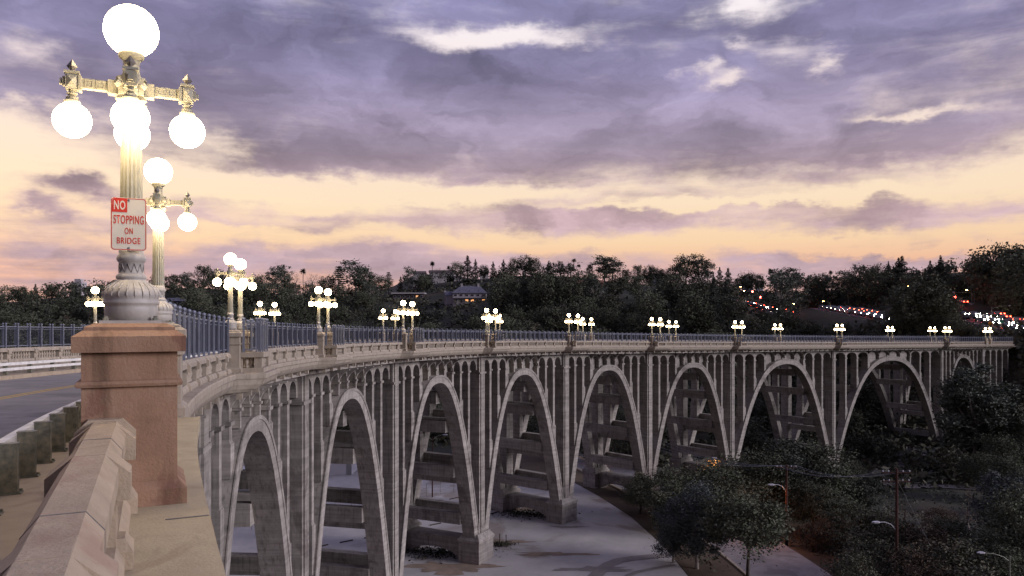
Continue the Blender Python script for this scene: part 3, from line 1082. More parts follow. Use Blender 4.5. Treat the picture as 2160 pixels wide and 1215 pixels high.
GL = "five-globe lamps along the bridge parapets"
labels_near = {0: "large nearest five-globe lamp with the red and white sign on its pole", 1: "five-globe lamp just behind the nearest lamp, before the iron fence begins"}
first_fine = first_far = None
for side, peds in ((0, PED_NEAR), (1, PED_FAR)):
    for j, s in enumerate(peds):
        if side == 1 and s < 20: continue
        pi_ = (j - 2) // 2
        which = "first" if j % 2 == 0 else "second"
        if side == 0 and j in labels_near: lab = labels_near[j]
        else:
            where = "near" if side == 0 else "far"
            lab = f"{which} lamp of the {ORD[pi_]} twin pair along the bridge's {where} parapet"
        loc = T(s, 0 if side == 0 else W_BR)
        rz = RZ(s)
        if s < 70:
            if first_fine is None:
                first_fine = thing("street_lamp", loc, lab, "street lamp", GL, rz)
                lamp_parts(first_fine)
                remember(first_fine)
            else:
                copy_tree(first_fine, loc, rz, lab)
        else:
            if first_far is None:
                first_far = thing("street_lamp", loc, lab, "street lamp", GL, rz)
                lamp_parts_far(first_far)
                remember(first_far)
            else:
                copy_tree(first_far, loc, rz, lab)

# ------------------------------------------------------------------ sign on the nearest lamp
def round_rect(w, h, r, k=5):
    p = []
    for cx, cz, a0 in ((w / 2 - r, h / 2 - r, 0), (-w / 2 + r, h / 2 - r, 90), (-w / 2 + r, -h / 2 + r, 180), (w / 2 - r, -h / 2 + r, 270)):
        for j in range(k + 1):
            a = R(a0 + 90 * j / k)
            p.append((cx + r * math.cos(a), cz + r * math.sin(a)))
    return p


SIGN_C = T(-.135, .018, .885)
sign = thing("road_sign", SIGN_C, "white metal sign in red letters, no stopping on bridge, on the nearest lamp pole", "sign", None, RZ(0) )
def slab(pts, y0, y1):
    mb = MB(); mb.loft([[(x, y, z) for x, z in pts] for y in (y1, y0)]); return mb
SW, SH = .292, .476
plate = obj("sign_plate", slab(round_rect(SW, SH, .03), -.003, .003).mesh("sign_plate", M["sign_white"]), sign)
# red border line
o, i = round_rect(SW - .008, SH - .008, .027), round_rect(SW - .021, SH - .021, .021)
mb = MB()
k = len(o)
mb.add([(x, -.0046, z) for x, z in o] + [(x, -.0046, z) for x, z in i] , [(a, (a + 1) % k, k + (a + 1) % k, k + a) for a in range(k)])
obj("sign_border", mb.mesh("sign_border", M["sign_red"]), sign)
bx0, bz0, bw_, bh_ = -SW / 2 + .0115, SH / 2 - .132, .122, .122
pts = [(bx0, bz0), (bx0 + bw_, bz0), (bx0 + bw_, bz0 + bh_ - .001), (bx0 + .018, bz0 + bh_ - .001), (bx0 + .003, bz0 + bh_ - .016)]
mb = MB(); mb.add([(x, -.0052, z) for x, z in pts], [tuple(range(5))])
obj("red_panel", mb.mesh("red_panel", M["sign_red"]), sign)


def lettering(name, text, parent, m, x, z, width, height, y=-.0062, bold=.0):
    cu = bpy.data.curves.new(name, "FONT")
    cu.body = text
    cu.align_x = "CENTER"
    cu.align_y = "CENTER"
    cu.size = 1.0
    cu.offset = bold
    cu.space_character = 1.12
    tmp = bpy.data.objects.new(name, cu)
    COL.objects.link(tmp)
    dg = bpy.context.evaluated_depsgraph_get()
    me = bpy.data.meshes.new_from_object(tmp.evaluated_get(dg))
    bpy.data.objects.remove(tmp)
    me.name = name
    v = np.array([q.co[:] for q in me.vertices])
    lo, hi = v.min(0), v.max(0)
    for q in me.vertices:
        q.co = ((q.co.x - (lo[0] + hi[0]) / 2) / (hi[0] - lo[0]) * width, 0, (q.co.y - (lo[1] + hi[1]) / 2) / (hi[1] - lo[1]) * height)
    me.materials.clear(); me.materials.append(m)
    return obj(name, me, parent, (x, y, z))


lettering("lettering", "NO", sign, M["sign_white"], bx0 + bw_ / 2, bz0 + bh_ / 2 + .002, .092, .082, bold=.02)
for txt, z, w_, h_ in (("STOPPING", .040, .245, .078), ("ON", -.062, .066, .057), ("BRIDGE", -.150, .190, .057)):
    lettering("lettering", txt, sign, M["sign_red"], 0, z, w_, h_, bold=.012)
for z in (SH / 2 - .022, -SH / 2 + .022):
    mb = MB()
    mb.tube([(0, -.004, z), (0, -.011, z)], [.011, .008], 8)
    obj("bolt", mb.mesh("bolt", M["steel"]), sign)
mb = MB()
mb.box(-.02, .02, .0035, .05, -.20, .20)
obj("bracket", mb.mesh("bracket", M["galv"]), sign)

# ------------------------------------------------------------------ iron fence on the parapets
fence_post_me = None
def make_fence_post():
    mb = MB()
    for x in (-.075, .075):
        mb.box(x - .03, x + .03, -.03, .03, 0, 1.17)
        mb.lathe([(.05, 1.17), (.05, 1.195), (.028, 1.20), (.028, 1.215), (.047, 1.235), (.06, 1.265), (.055, 1.295), (.03, 1.318), (.004, 1.325)], 8, (x, 0, 0))
    mb.box(-.045, .045, -.012, .012, .08, 1.10)
    return mb.mesh("fence_post", M["iron"])
fence_post_me = make_fence_post()
FZ = -.85
GF = "iron fence panels along the bridge parapets"
fence_count = {0: 0, 1: 0}
def fence_run(pts, side, lab, step=1.1, pickets=True):
    """pts: list of (s, n) along which the fence runs"""
    P3 = [Vector(T(s, n, FZ)) for s, n in pts]
    root = thing("iron_fence", P3[0], lab, "fence", GF)
    seglen = [0]
    for a, b in zip(P3, P3[1:]): seglen.append(seglen[-1] + (b - a).length)
    def at(d):
        for k in range(len(P3) - 1):
            if d <= seglen[k + 1] + 1e-6:
                f = (d - seglen[k]) / max(1e-6, seglen[k + 1] - seglen[k])
                return P3[k].lerp(P3[k + 1], f), (P3[k + 1] - P3[k])
        return P3[-1], P3[-1] - P3[-2]
    total = seglen[-1]
    n = max(1, int(round(total / step)))
    for k in range(n + 1):
        p, d = at(total * k / n if 0 < k < n else (.06 if k == 0 else total - .06))
        obj("fence_post", fence_post_me, root, p - P3[0], math.atan2(d.y, d.x) + math.pi / 2)
    mb = MB()
    for zr, h in ((1.12, .05), (.10, .045), (1.0, .022)):
        rings = []
        for k in range(len(P3)):
            p = P3[k]
            d = (P3[min(k + 1, len(P3) - 1)] - P3[max(k - 1, 0)]).normalized()
            w = Vector((-d.y, d.x, 0)) * .022
            rings.append([p + w + Vector((0, 0, zr - h / 2)), p - w + Vector((0, 0, zr - h / 2)), p - w + Vector((0, 0, zr + h / 2)), p + w + Vector((0, 0, zr + h / 2))])
        mb.loft(rings)
    part("fence_rails", mb, M["iron"], root)
    mb = MB()
    m = int(total / .125)
    for k in range(m):
        p, d = at((k + .5) * .125)
        a = .008
        mb.box(p.x - a, p.x + a, p.y - a, p.y + a, p.z + .1, p.z + 1.13)
    part("pickets", mb, M["picket"], root, kind="stuff")


for side, peds in ((0, PED_NEAR), (1, PED_FAR)):
    c = CP if side == 0 else W_BR - CP
    o = -1.0 if side == 0 else W_BR + 1.0
    where = "near" if side == 0 else "far"
    runs = gap_runs(peds, -9, END)
    for ri, (a, b) in enumerate(runs):
        if b < 8.1 or a > 266: continue
        if side == 1 and b < 22: continue
        inbay = (b - a) < 2.0 and 20 < a < 250
        k = fence_count[side]
        if inbay:
            sa, sb = a - .25, b + .25
            pts = [(sa, (-.40 if side == 0 else W_BR + .40)), (sa, o), ((sa + sb) / 2, o), (sb, o), (sb, (-.40 if side == 0 else W_BR + .40))]
            fence_run(pts, side, f"short iron fence round the {ORD[(ri - 2) // 2]} lookout bay of the bridge's {where} parapet", .62)
        else:
            ss = list(np.linspace(a, b, max(2, int((b - a) / 1.6) + 1)))
            lab = f"blue-grey iron fence run on the {where} parapet before its {ORD[(ri - 2) // 2]} twin lamp pair"
            if ri % 2: lab = f"short iron fence between the two lamps of the {where} parapet's last pair"
            elif ri == len(runs) - 1: lab = f"last iron fence run, past every lamp on the {where} parapet"
            fence_run([(s, c) for s in ss], side, lab, 1.12)

# ------------------------------------------------------------------ crash barriers beside the road
mbp = MB(); mbp.box(-.105, .105, -.06, .06, .012, .62); mbp.box(-.115, .115, -.07, .07, .62, .635)
bar_post_me = mbp.mesh("barrier_post", M["galv"])
mbp = MB(); mbp.box(-.15, .15, -.10, .10, 0, .012)
for x in (-.12, .12):
    mbp.lathe([(.02, .012), (.02, .04)], 6, (x, -.08, 0))
    mbp.lathe([(.02, .012), (.02, .04)], 6, (x, .08, 0))
bar_foot_me = mbp.mesh("base_plate", M["galv"])
for nn, fl, a, b, lab in ((1.52, 1, -8.0, 17.0, "low steel crash barrier of plate posts beside the near sidewalk"), (12.98, -1, 12.0, 66.0, "low double-rail crash barrier along the far side of the road")):
    root = thing("crash_barrier", T(a, nn, -2.15), lab, "barrier", "crash barriers along the road")
    off = Vector(root.location)
    for s in np.arange(a, b + .01, 1.14 if fl == 1 else 1.9):
        p = obj("barrier_post", bar_post_me, root, Vector(T(s, nn, -2.15)) - off, RZ(s) + R(0 if fl == 1 else 180))
        obj("base_plate", bar_foot_me, p)
    for z in ((-1.60, -1.86) if fl == -1 else (-1.62, -1.90)):
        mb = MB()
        rr = []
        for s in np.arange(a - .4, b + .5, 1.0):
            n0 = nn + fl * .17
            rr.append([T(s, n0 + w, z + h) for w, h in ((-.06, -.07), (-.06, .07), (.06, .07), (.06, -.07))])
        mb.loft(rr)
        part("barrier_rail", mb, M["white"], root)

# ------------------------------------------------------------------ terrain
_px = np.array([-600, 0, 400, 700, 850, 1100, 1300, 1450, 1700, 1900, 2050, 2160, 2500])
_ca = np.arctan((_px - 1080) / 1600)
_r0 = np.array([170, 170, 172, 178, 180, 182, 185, 186, 190, 192, 205, 224, 224.])
_r1 = np.array([380, 380, 385, 400, 410, 400, 400, 395, 390, 360, 330, 310, 300.])
_zr = np.array([4, 6, 11, 11, 13, 22, 22, 21, 12, 14, 16, 20, 20.])


def sm(u):
    u = np.clip(u, 0, 1); return u * u * (3 - 2 * u)
CORR = []        # roads benched into the hillside: (points, half width)
def ground(x, y):
    z = ground0(x, y)
    if not CORR: return z
    x = np.asarray(x, float); y = np.asarray(y, float)
    shp = np.broadcast(x, y).shape
    xf, yf, zf = np.broadcast_to(x, shp).ravel(), np.broadcast_to(y, shp).ravel(), np.array(np.broadcast_to(z, shp)).ravel()
    for P, hw in CORR:
        lo, hi = P.min(0) - hw - 26, P.max(0) + hw + 26
        m = np.where((xf > lo[0]) & (xf < hi[0]) & (yf > lo[1]) & (yf < hi[1]))[0]
        for c in range(0, len(m), 4000):
            q = m[c:c + 4000]
            d = np.hypot(xf[q][:, None] - P[None, :, 0], yf[q][:, None] - P[None, :, 1])
            k = d.argmin(1); dm = d[np.arange(len(q)), k]
            w = 1 - sm((dm - hw - 1.5) / 16)
            zf[q] = zf[q] * (1 - w) + P[k, 2] * w
    return zf.reshape(shp) if shp else float(zf[0])
def ground0(x, y):
    x = np.asarray(x, float); y = np.asarray(y, float)
    r = np.hypot(x, y); a = np.arctan2(x, y)
    aa = np.clip(a, _ca[0], _ca[-1])
    r0 = np.interp(aa, _ca, _r0); r1 = np.interp(aa, _ca, _r1); zr = np.interp(aa, _ca, _zr)
    low = sm((x - 20) / 12) * sm((y - 40) / 20)
    floor = -28.5 - 1.6 * low - 3.5 * sm((x - 42) / 30) * sm((y - 95) / 40) - 1.5 * sm((x - 85) / 25)
    front = np.clip(np.cos(a) * 1.6, 0, 1)
    u = (r - r0) / (r1 - r0)
    rise = sm(u) * .75 + .25 * np.clip(u, 0, 1)
    z = floor + (zr - floor) * rise * sm(front)
    bump = (np.sin(x * .035 + y * .021) * 1.5 + np.sin(x * .013 - y * .027 + 1.3) * 2.2 + np.sin(x * .09 + 2) * np.sin(y * .075) * .8)
    z = z + bump * sm((r - r0) / 60)
    z = z + (30 + 3 * np.sin(a * 90)) * np.exp(-((a - _pa(900)) / .11) ** 2) * sm((r - 430) / 380)
    z = z - 18 * sm((r - r1 - 15) / 120) * (1 - np.exp(-((a - _pa(905)) / .12) ** 2))
    return z
def _pa(px): return math.atan((px - 1080) / 1600)
def G(x, y): return float(ground(x, y))
def hit(px, py, lo=60.0, hi=900.0):
    """where a sight line meets the ground"""
    tx, tz = (px - 1080) / 1600, (672 - py) / 1600
    Y = np.arange(lo, hi, .25)
    d = tz * Y - ground(tx * Y, Y)
    k = np.argmax(d < 0)
    if d[k] >= 0: k = len(Y) - 1
    return tx * Y[k], Y[k], G(tx * Y[k], Y[k])
def project(x, y, z): return 1080 + 1600 * x / y, 672 - 1600 * z / y


def dense_path(pts, lo):
    P2 = [np.array(hit(px, py, lo)) for px, py in pts]
    out = []
    for k in range(len(P2) - 1):
        a, b = P2[k], P2[k + 1]
        q0 = P2[k - 1] if k else a - (b - a)
        q3 = P2[k + 2] if k + 2 < len(P2) else b + (b - a)
        n = max(2, int(np.linalg.norm((b - a)[:2]) / 2))
        for t in np.arange(n) / n:
            out.append(.5 * ((2 * a) + (-q0 + b) * t + (2 * q0 - 5 * a + 4 * b - q3) * t * t + (-q0 + 3 * a - 3 * b + q3) * t ** 3))
    out.append(P2[-1])
    out = np.array(out)
    kk = np.ones(9) / 9
    out[:, 2] = np.convolve(np.pad(out[:, 2], 4, mode="edge"), kk, "valid")
    return out
ROADS = {"up": ([(1520, 634), (1565, 641), (1600, 647), (1640, 660), (1700, 677), (1760, 694)], 200, 8.5), "mid": ([(1690, 676), (1750, 697), (1820, 700), (1880, 706)], 200, 7.5),
         "free": ([(1740, 650), (1795, 660), (1840, 668), (1890, 680), (1950, 690)], 205, 13), "big": ([(1985, 634), (2015, 644), (2045, 658), (2085, 676), (2130, 694), (2180, 706)], 205, 17)}
RP = {k: dense_path(p_, lo) for k, (p_, lo, w_) in ROADS.items()}
CORR = [(RP[k], ROADS[k][2] / 2) for k in RP]

rr = np.concatenate([[.01], np.arange(6, 60, 6), np.arange(60, 180, 4), np.arange(180, 400, 2.5), np.arange(400, 480, 5), np.geomspace(480, 4000, 50)])
A_ = np.concatenate([np.linspace(-42, 42, 211), np.linspace(44, 316, 69)]) * math.pi / 180
RR, AA = np.meshgrid(rr, A_, indexing="ij")
gx, gy = RR * np.sin(AA), RR * np.cos(AA)
gz = ground(gx, gy)
na, nr = len(A_), len(rr)
V = np.stack([gx, gy, gz], -1).reshape(-1, 3)
F = []
for i in range(nr - 1):
    for j in range(na):
        j2 = (j + 1) % na
        F.append((i * na + j, i * na + j2, (i + 1) * na + j2, (i + 1) * na + j))
me = bpy.data.meshes.new("terrain")
me.from_pydata(V.tolist(), [], F)
me.materials.append(M["hillsoil"])
me.polygons.foreach_set("use_smooth", [True] * len(me.polygons))
prop(obj("terrain", me), kind="structure")


def sheet(name, poly, m, lift, kind="structure", step=3.0):
    """a patch of ground cover following the terrain, inside a polygon"""
    xs = [p[0] for p in poly]; ys = [p[1] for p in poly]
    def inside(x, y):
        c = False
        for k in range(len(poly)):
            (x1, y1), (x2, y2) = poly[k], poly[k - 1]
            if (y1 > y) != (y2 > y) and x < (x2 - x1) * (y - y1) / (y2 - y1) + x1: c = not c
        return c
    import bmesh
    bm = bmesh.new()
    bm.faces.new([bm.verts.new((x, y, 0)) for x, y in poly])
    for ax, lo, hi in ((0, min(xs), max(xs)), (1, min(ys), max(ys))):
        for v in np.arange(lo + step, hi, step):
            co = (v, 0, 0) if ax == 0 else (0, v, 0)
            no = (1, 0, 0) if ax == 0 else (0, 1, 0)
            bmesh.ops.bisect_plane(bm, geom=bm.verts[:] + bm.edges[:] + bm.faces[:], plane_co=co, plane_no=no)
    for v in bm.verts: v.co.z = G(v.co.x, v.co.y) + lift
    me = bpy.data.meshes.new(name); bm.to_mesh(me); bm.free()
    me.materials.append(m)
    return prop(obj(name, me), kind=kind)


sheet("pavement", [(-120, 20), (19, 20), (19.6, 60), (19.4, 84), (18.9, 95), (17.0, 109), (14.0, 121), (10, 134), (2, 140), (-8, 146), (-30, 150), (-60, 152), (-120, 150)], M["pave"], .08, step=4)
sheet("bare_soil", [(19.7, 20), (60, 20), (60, 70), (52, 100), (40, 118), (30, 140), (20, 165), (0, 168), (2, 141), (10.1, 134.2), (14.1, 121.2), (17.1, 109.2), (19, 95.1), (19.5, 84)], M["soil"], .06, step=2.5)

for q, (cx, cy, rx, ry, mm) in enumerate([(-7, 86.5, 4.6, 2.0, "sand"), (-1.5, 96.5, 3.2, 1.2, "sand"), (5.0, 91.5, 4.5, .7, "sand"), (4, 113, 4.5, 1.2, "sand"), (9.5, 86, 4.0, .8, "damp"), (-16, 118, 5, 1.1, "damp"), (-22, 108, 5, 1.0, "damp"), (7.6, 103.5, 2.2, .5, "damp")]):
    poly = []
    for k in range(40):
        a = 2 * math.pi * k / 40
        w = 1 + .25 * math.sin(3 * a + q) + .18 * math.sin(7 * a + 2 * q) + .14 * math.sin(13 * a + q) + .08 * math.sin(19 * a)
        poly.append((cx + rx * w * math.cos(a), cy + ry * w * math.sin(a)))
    sheet("dirt_patch", poly, M[mm], .10 + .004 * q, step=4)


def strip(name, path, width, m, lift=.08, off=0.0, skirt=0.0, kind="structure", zs=None):
    P2 = [np.array(p[:2], float) for p in path]
    out = []
    for k in range(len(P2) - 1):
        a, b = P2[k], P2[k + 1]
        q0 = P2[k - 1] if k else a - (b - a)
        q3 = P2[k + 2] if k + 2 < len(P2) else b + (b - a)
        n = max(2, int(np.linalg.norm(b - a) / 3))
        for t in np.arange(n) / n:
            out.append(.5 * ((2 * a) + (-q0 + b) * t + (2 * q0 - 5 * a + 4 * b - q3) * t * t + (-q0 + 3 * a - 3 * b + q3) * t ** 3))
    out.append(P2[-1])
    mb = MB(); rings = []; ctr = []
    for k, p in enumerate(out):
        d = out[min(k + 1, len(out) - 1)] - out[max(k - 1, 0)]
        d = d / np.linalg.norm(d); nrm = np.array([-d[1], d[0]])
        l, r_ = p + nrm * (off + width / 2), p + nrm * (off - width / 2)
        if zs is None: z = max(G(*l), G(*r_), G(*p)) + lift
        else: z = zs(k / (len(out) - 1)) + lift
        rg = [(l[0], l[1], z), (r_[0], r_[1], z)]
        if skirt: rg += [(r_[0], r_[1], z - skirt), (l[0], l[1], z - skirt)]
        rings.append(rg); ctr.append((p[0], p[1], z, math.atan2(-d[0], d[1])))
    mb.loft(rings, closed=bool(skirt), caps=bool(skirt))
    prop(obj(name, mb.mesh(name, m)), kind=kind)
    return ctr


low_road = [(34, 40), (33, 70), (31.6, 88), (29.8, 100), (26.5, 115), (22.5, 128), (17, 145), (9, 172)]
strip("street", low_road, 9.6, M["asphalt"], .14)
strip("kerb", low_road, .3, M["walk"], .27, 4.95, .5)
strip("kerb", low_road, .3, M["walk"], .27, -4.95, .5)
strip("road_marking", low_road, .12, M["yellow"], .148, .12)
strip("road_marking", low_road, .12, M["yellow"], .148, -.12)

for q, (pth, w_) in enumerate([([(5.6, 76), (6.4, 79.5), (8.5, 82), (10.2, 86), (12.5, 89), (16.4, 90.5), (18.8, 91)], 1.5), ([(9, 78), (12, 82.5), (14, 85), (18.8, 87.5)], .6)]):
    strip("damp_seam", pth, w_, M["damp"], .138 + .004 * q)


# ------------------------------------------------------------------ trees
def quads_mesh(name, P, m):
    """P: N x 4 x 3"""
    n = len(P)
    me = bpy.data.meshes.new(name)
    me.vertices.add(n * 4); me.loops.add(n * 4); me.polygons.add(n)
    me.vertices.foreach_set("co", np.ascontiguousarray(P, dtype=np.float32).ravel())
    me.loops.foreach_set("vertex_index", np.arange(n * 4, dtype=np.int32))
    me.polygons.foreach_set("loop_start", np.arange(n, dtype=np.int32) * 4)
    me.polygons.foreach_set("loop_total", np.full(n, 4, dtype=np.int32))
    me.materials.append(m)
    me.update(calc_edges=True)
    return me


def leaf_quads(C, size, g, flat=0.0, asp=.55):
    n = len(C)
    u = g.normal(size=(n, 3)); u[:, 2] *= (1 - flat)
    u /= np.linalg.norm(u, axis=1)[:, None]
    w = g.normal(size=(n, 3)); w[:, 2] *= (1 - flat)
    v = np.cross(u, w); v /= np.linalg.norm(v, axis=1)[:, None] + 1e-9
    s = size * g.uniform(.6, 1.4, size=(n, 1))
    u = u * s; v = v * s * asp
    return np.stack([C - u, C - v * .9 + u * .1, C + u, C + v * .9 - u * .1], 1)


def make_tree(kind, seed, nleaf=2600):
    g = np.random.default_rng(seed)
    tb = MB()
    fol = FOL["oak"]; bark = M["bark"]
    if kind in ("oak", "gum", "grey", "shrub", "street", "brush"):
        if kind == "street": c0, rz_, rx, ncl, cr, ls = .70, .28, .40, 60, .10, .024
        elif kind == "oak": c0, rz_, rx, ncl, cr, ls = .60, .40, .44, 70, .115, .026
        elif kind == "gum": c0, rz_, rx, ncl, cr, ls = .64, .38, .27, 46, .075, .021; fol = FOL["gum"]; bark = M["palebark"]
        elif kind == "grey": c0, rz_, rx, ncl, cr, ls = .60, .41, .30, 80, .085, .020; fol = FOL["grey"]; bark = M["palebark"]
        else: c0, rz_, rx, ncl, cr, ls = .42, .46, .62, 55, .15, .04; fol = FOL["shrub" if kind == "shrub" else "brush"]
        d = g.normal(size=(ncl, 3)); d /= np.linalg.norm(d, axis=1)[:, None]
        rad = g.uniform(.35, 1.0, size=(ncl, 1)) ** .55
        lump = 1 + .22 * np.sin(3.1 * np.arctan2(d[:, 1], d[:, 0]) + seed)[:, None] * (.7 if kind in ("shrub", "brush") else 1)
        C = d * rad * lump * np.array([rx, rx, rz_])
        C[:, 2] += c0
        C[:, 2] -= .10 * (np.hypot(C[:, 0], C[:, 1]) / rx) ** 2 * (.6 if kind == "oak" else .2)
        C[:, 2] = np.maximum(C[:, 2], .02 if kind in ("shrub", "brush") else (.44 if kind == "street" else .10))
        L = []
        per = max(8, nleaf // ncl)
        for c in C:
            sc = g.uniform(.6, 1.35)
            q = g.normal(size=(per, 3)) * cr * sc * np.array([.62, .62, .45])
            L.append(c + q)
        top = max(x[2] for x in C) + cr * .5
        L = np.concatenate(L)
        L[:, 2] = np.maximum(L[:, 2], .01)
        k_ = 1.0 / L[:, 2].max()
        L *= k_; C = C * k_
        P = leaf_quads(L, ls, g, .5)
        crown = quads_mesh("crown", P, fol)
        if kind not in ("shrub", "brush"):
            hgt = .30 if kind == "oak" else .44
            lean = g.normal(size=2) * .03
            tp = Vector((lean[0], lean[1], hgt))
            r0 = .026 if kind == "oak" else .017
            tb.tube([(0, 0, -.04), (0, 0, .02), tp * .5 + Vector((.01, 0, 0)), tp], [r0 * 1.5, r0 * 1.1, r0 * .9, r0 * .75], 7)
            idx = g.choice(len(C), size=min(14, len(C)), replace=False)
            for q in idx:
                e = Vector(C[q]) 
                m1 = tp.lerp(e, .5) + Vector((0, 0, -.03))
                tb.tube([tp * g.uniform(.82, 1.0), m1, e], [r0 * .6, r0 * .38, r0 * .12], 5)
        else:
            for q in range(5):
                e = Vector(C[q]); tb.tube([(0, 0, -.03), e * .5, e], [.02, .014, .005], 4)
    elif kind == "conifer":
        fol = FOL["pine"]
        n = nleaf
        z = 1 - g.uniform(0, 1, n) ** .62 * .90
        ang = g.uniform(0, 2 * math.pi, n)
        tier = .72 + .30 * np.sin(z * 34 + seed) + .14 * np.sin(5 * ang + z * 20)
        rad = (1 - z) ** .80 * .24 * tier * g.uniform(.2, 1.0, n) ** .45
        L = np.stack([rad * np.cos(ang), rad * np.sin(ang), z - rad * .25], 1)
        crown = quads_mesh("crown", leaf_quads(L, .020, g, .3, .35), fol)
        tb.tube([(0, 0, -.03), (0, 0, .5), (0, 0, .97)], [.017, .011, .003], 6)
        for q in range(16):
            a = g.uniform(0, 6.28); z0 = .14 + .048 * q; r_ = (1 - z0) ** .8 * .19
            tb.tube([(0, 0, z0), (r_ * math.cos(a), r_ * math.sin(a), z0 - .01)], [.006, .002], 4)
    elif kind == "cedar":
        fol = FOL["pine"]
        L = []
        tb.tube([(0, 0, -.03), (.01, 0, .5), (0, 0, .99)], [.018, .012, .003], 6)
        for q in range(11):
            z0 = .34 + .06 * q
            for k in range(5):
                a = g.uniform(0, 6.28); r_ = (.34 * (1 - (z0 - .3) / .78) + .03) * g.uniform(.6, 1.1)
                tip = np.array([r_ * math.cos(a), r_ * math.sin(a), z0 + .01])
                tb.tube([(0, 0, z0 - .02), tip], [.006, .002], 4)
                t = g.uniform(.25, 1.05, (nleaf // 55, 1))
                L.append(np.array([0, 0, z0]) + (tip - np.array([0, 0, z0])) * t + g.normal(size=(nleaf // 55, 3)) * np.array([.022, .022, .010]))
        L = np.concatenate(L)
        crown = quads_mesh("crown", leaf_quads(L, .017, g, .6, .4), fol)
    elif kind == "palm":
        fol = FOL["palm"]
        tb.tube([(0, 0, -.03), (.01, .0, .3), (.015, 0, .6), (.01, 0, .90)], [.016, .012, .011, .013], 7)
        Q = []
        for k in range(46):
            a = g.uniform(0, 6.28); e = g.uniform(-.9, 1.25)
            ln = g.uniform(.10, .15)
            d = np.array([math.cos(a) * math.cos(e), math.sin(a) * math.cos(e), math.sin(e)])
            side = np.array([-math.sin(a), math.cos(a), 0])
            base = np.array([.01, 0, .905])
            for j in range(7):
                f = (j - 3) / 3
                tip = base + d * ln * (1 - .22 * f * f) + side * f * .055 + np.array([0, 0, -.03 * (1 - math.sin(max(e, 0)))])
                mid = base + d * ln * .45 + side * f * .018
                w = np.array([0, 0, .004]) + side * .004
                Q.append([base, mid - w, tip, mid + w])
        crown = quads_mesh("crown", np.array(Q), fol)
    elif kind == "bare":
        br = MB()
        def grow(p, d, ln, r, lv):
            e = p + d * ln
            m1 = p.lerp(e, .5) + Vector(g.normal(size=3) * ln * .06)
            (tb if lv < 1 else br).tube([p, m1, e], [r, r * .8, r * .6], 5 if lv < 2 else 3)
            if lv >= 4: return
            for k in range(3 if lv < 3 else 3):
                nd = (d + Vector(g.normal(size=3)) * .55 + Vector((0, 0, .12))).normalized()
                grow(p.lerp(e, g.uniform(.55, 1.0)), nd, ln * g.uniform(.60, .78), r * .55, lv + 1)
        grow(Vector((0, 0, -.02)), Vector((0, 0, 1)), .36, .016, 0)
        crown = br.mesh("crown", M["twig"])
        v = np.array([q.co[:] for q in crown.vertices])
        bark = M["palebark"]
    return tb.mesh("trunk", bark, True), crown


KIND_NAME = {"brush": "shrub", "street": "broadleaf_tree", "oak": "broadleaf_tree", "gum": "eucalyptus_tree", "grey": "eucalyptus_tree", "shrub": "shrub", "conifer": "conifer_tree", "cedar": "cedar_tree", "palm": "palm_tree", "bare": "bare_tree"}
KIND_TXT = {"brush": "brownish dry shrub", "street": "clean-trunked street tree", "oak": "dark round-crowned tree", "gum": "loose-crowned eucalyptus", "grey": "grey-green eucalyptus", "shrub": "scrubby shrub", "conifer": "pointed conifer", "cedar": "flat-tiered cedar", "palm": "thin fan palm", "bare": "leafless tree"}
LIB = {}
for kd, cnt, nl in (("oak", 4, 2600), ("gum", 4, 2000), ("grey", 1, 2500), ("shrub", 3, 1500), ("conifer", 3, 2200), ("cedar", 2, 2200), ("palm", 1, 0), ("bare", 3, 0)):
    LIB[kd] = [make_tree(kd, 11 + 7 * q + len(kd), nl) for q in range(cnt)]
LIB["brush_fine"] = [make_tree("brush", 58, 7000)]
LIB["street_fine"] = [make_tree("street", 55, 11000)]
LIB["oak_fine"] = [make_tree("oak", 71 + q, 15000) for q in range(2)]
LIB["grey_fine"] = [make_tree("grey", 81 + q, 15000) for q in range(2)]
LIB["gum_fine"] = [make_tree("gum", 91 + q, 11000) for q in range(2)]
LIB["shrub_fine"] = [make_tree("shrub", 61 + q, 7000) for q in range(2)]
for k_, s_ in (("brush_fine", .5), ("street_fine", .6), ("oak_fine", .55), ("grey_fine", .6), ("gum_fine", .6), ("shrub_fine", .55)):
    for tr, cr in LIB[k_]:
        # finer leaves on the trees that stand closest
        n = len(cr.vertices)
        co = np.empty(n * 3, np.float32); cr.vertices.foreach_get("co", co)
        q = co.reshape(-1, 4, 3); c = q.mean(1, keepdims=True)
        cr.vertices.foreach_set("co", (c + (q - c) * s_).ravel().astype(np.float32))

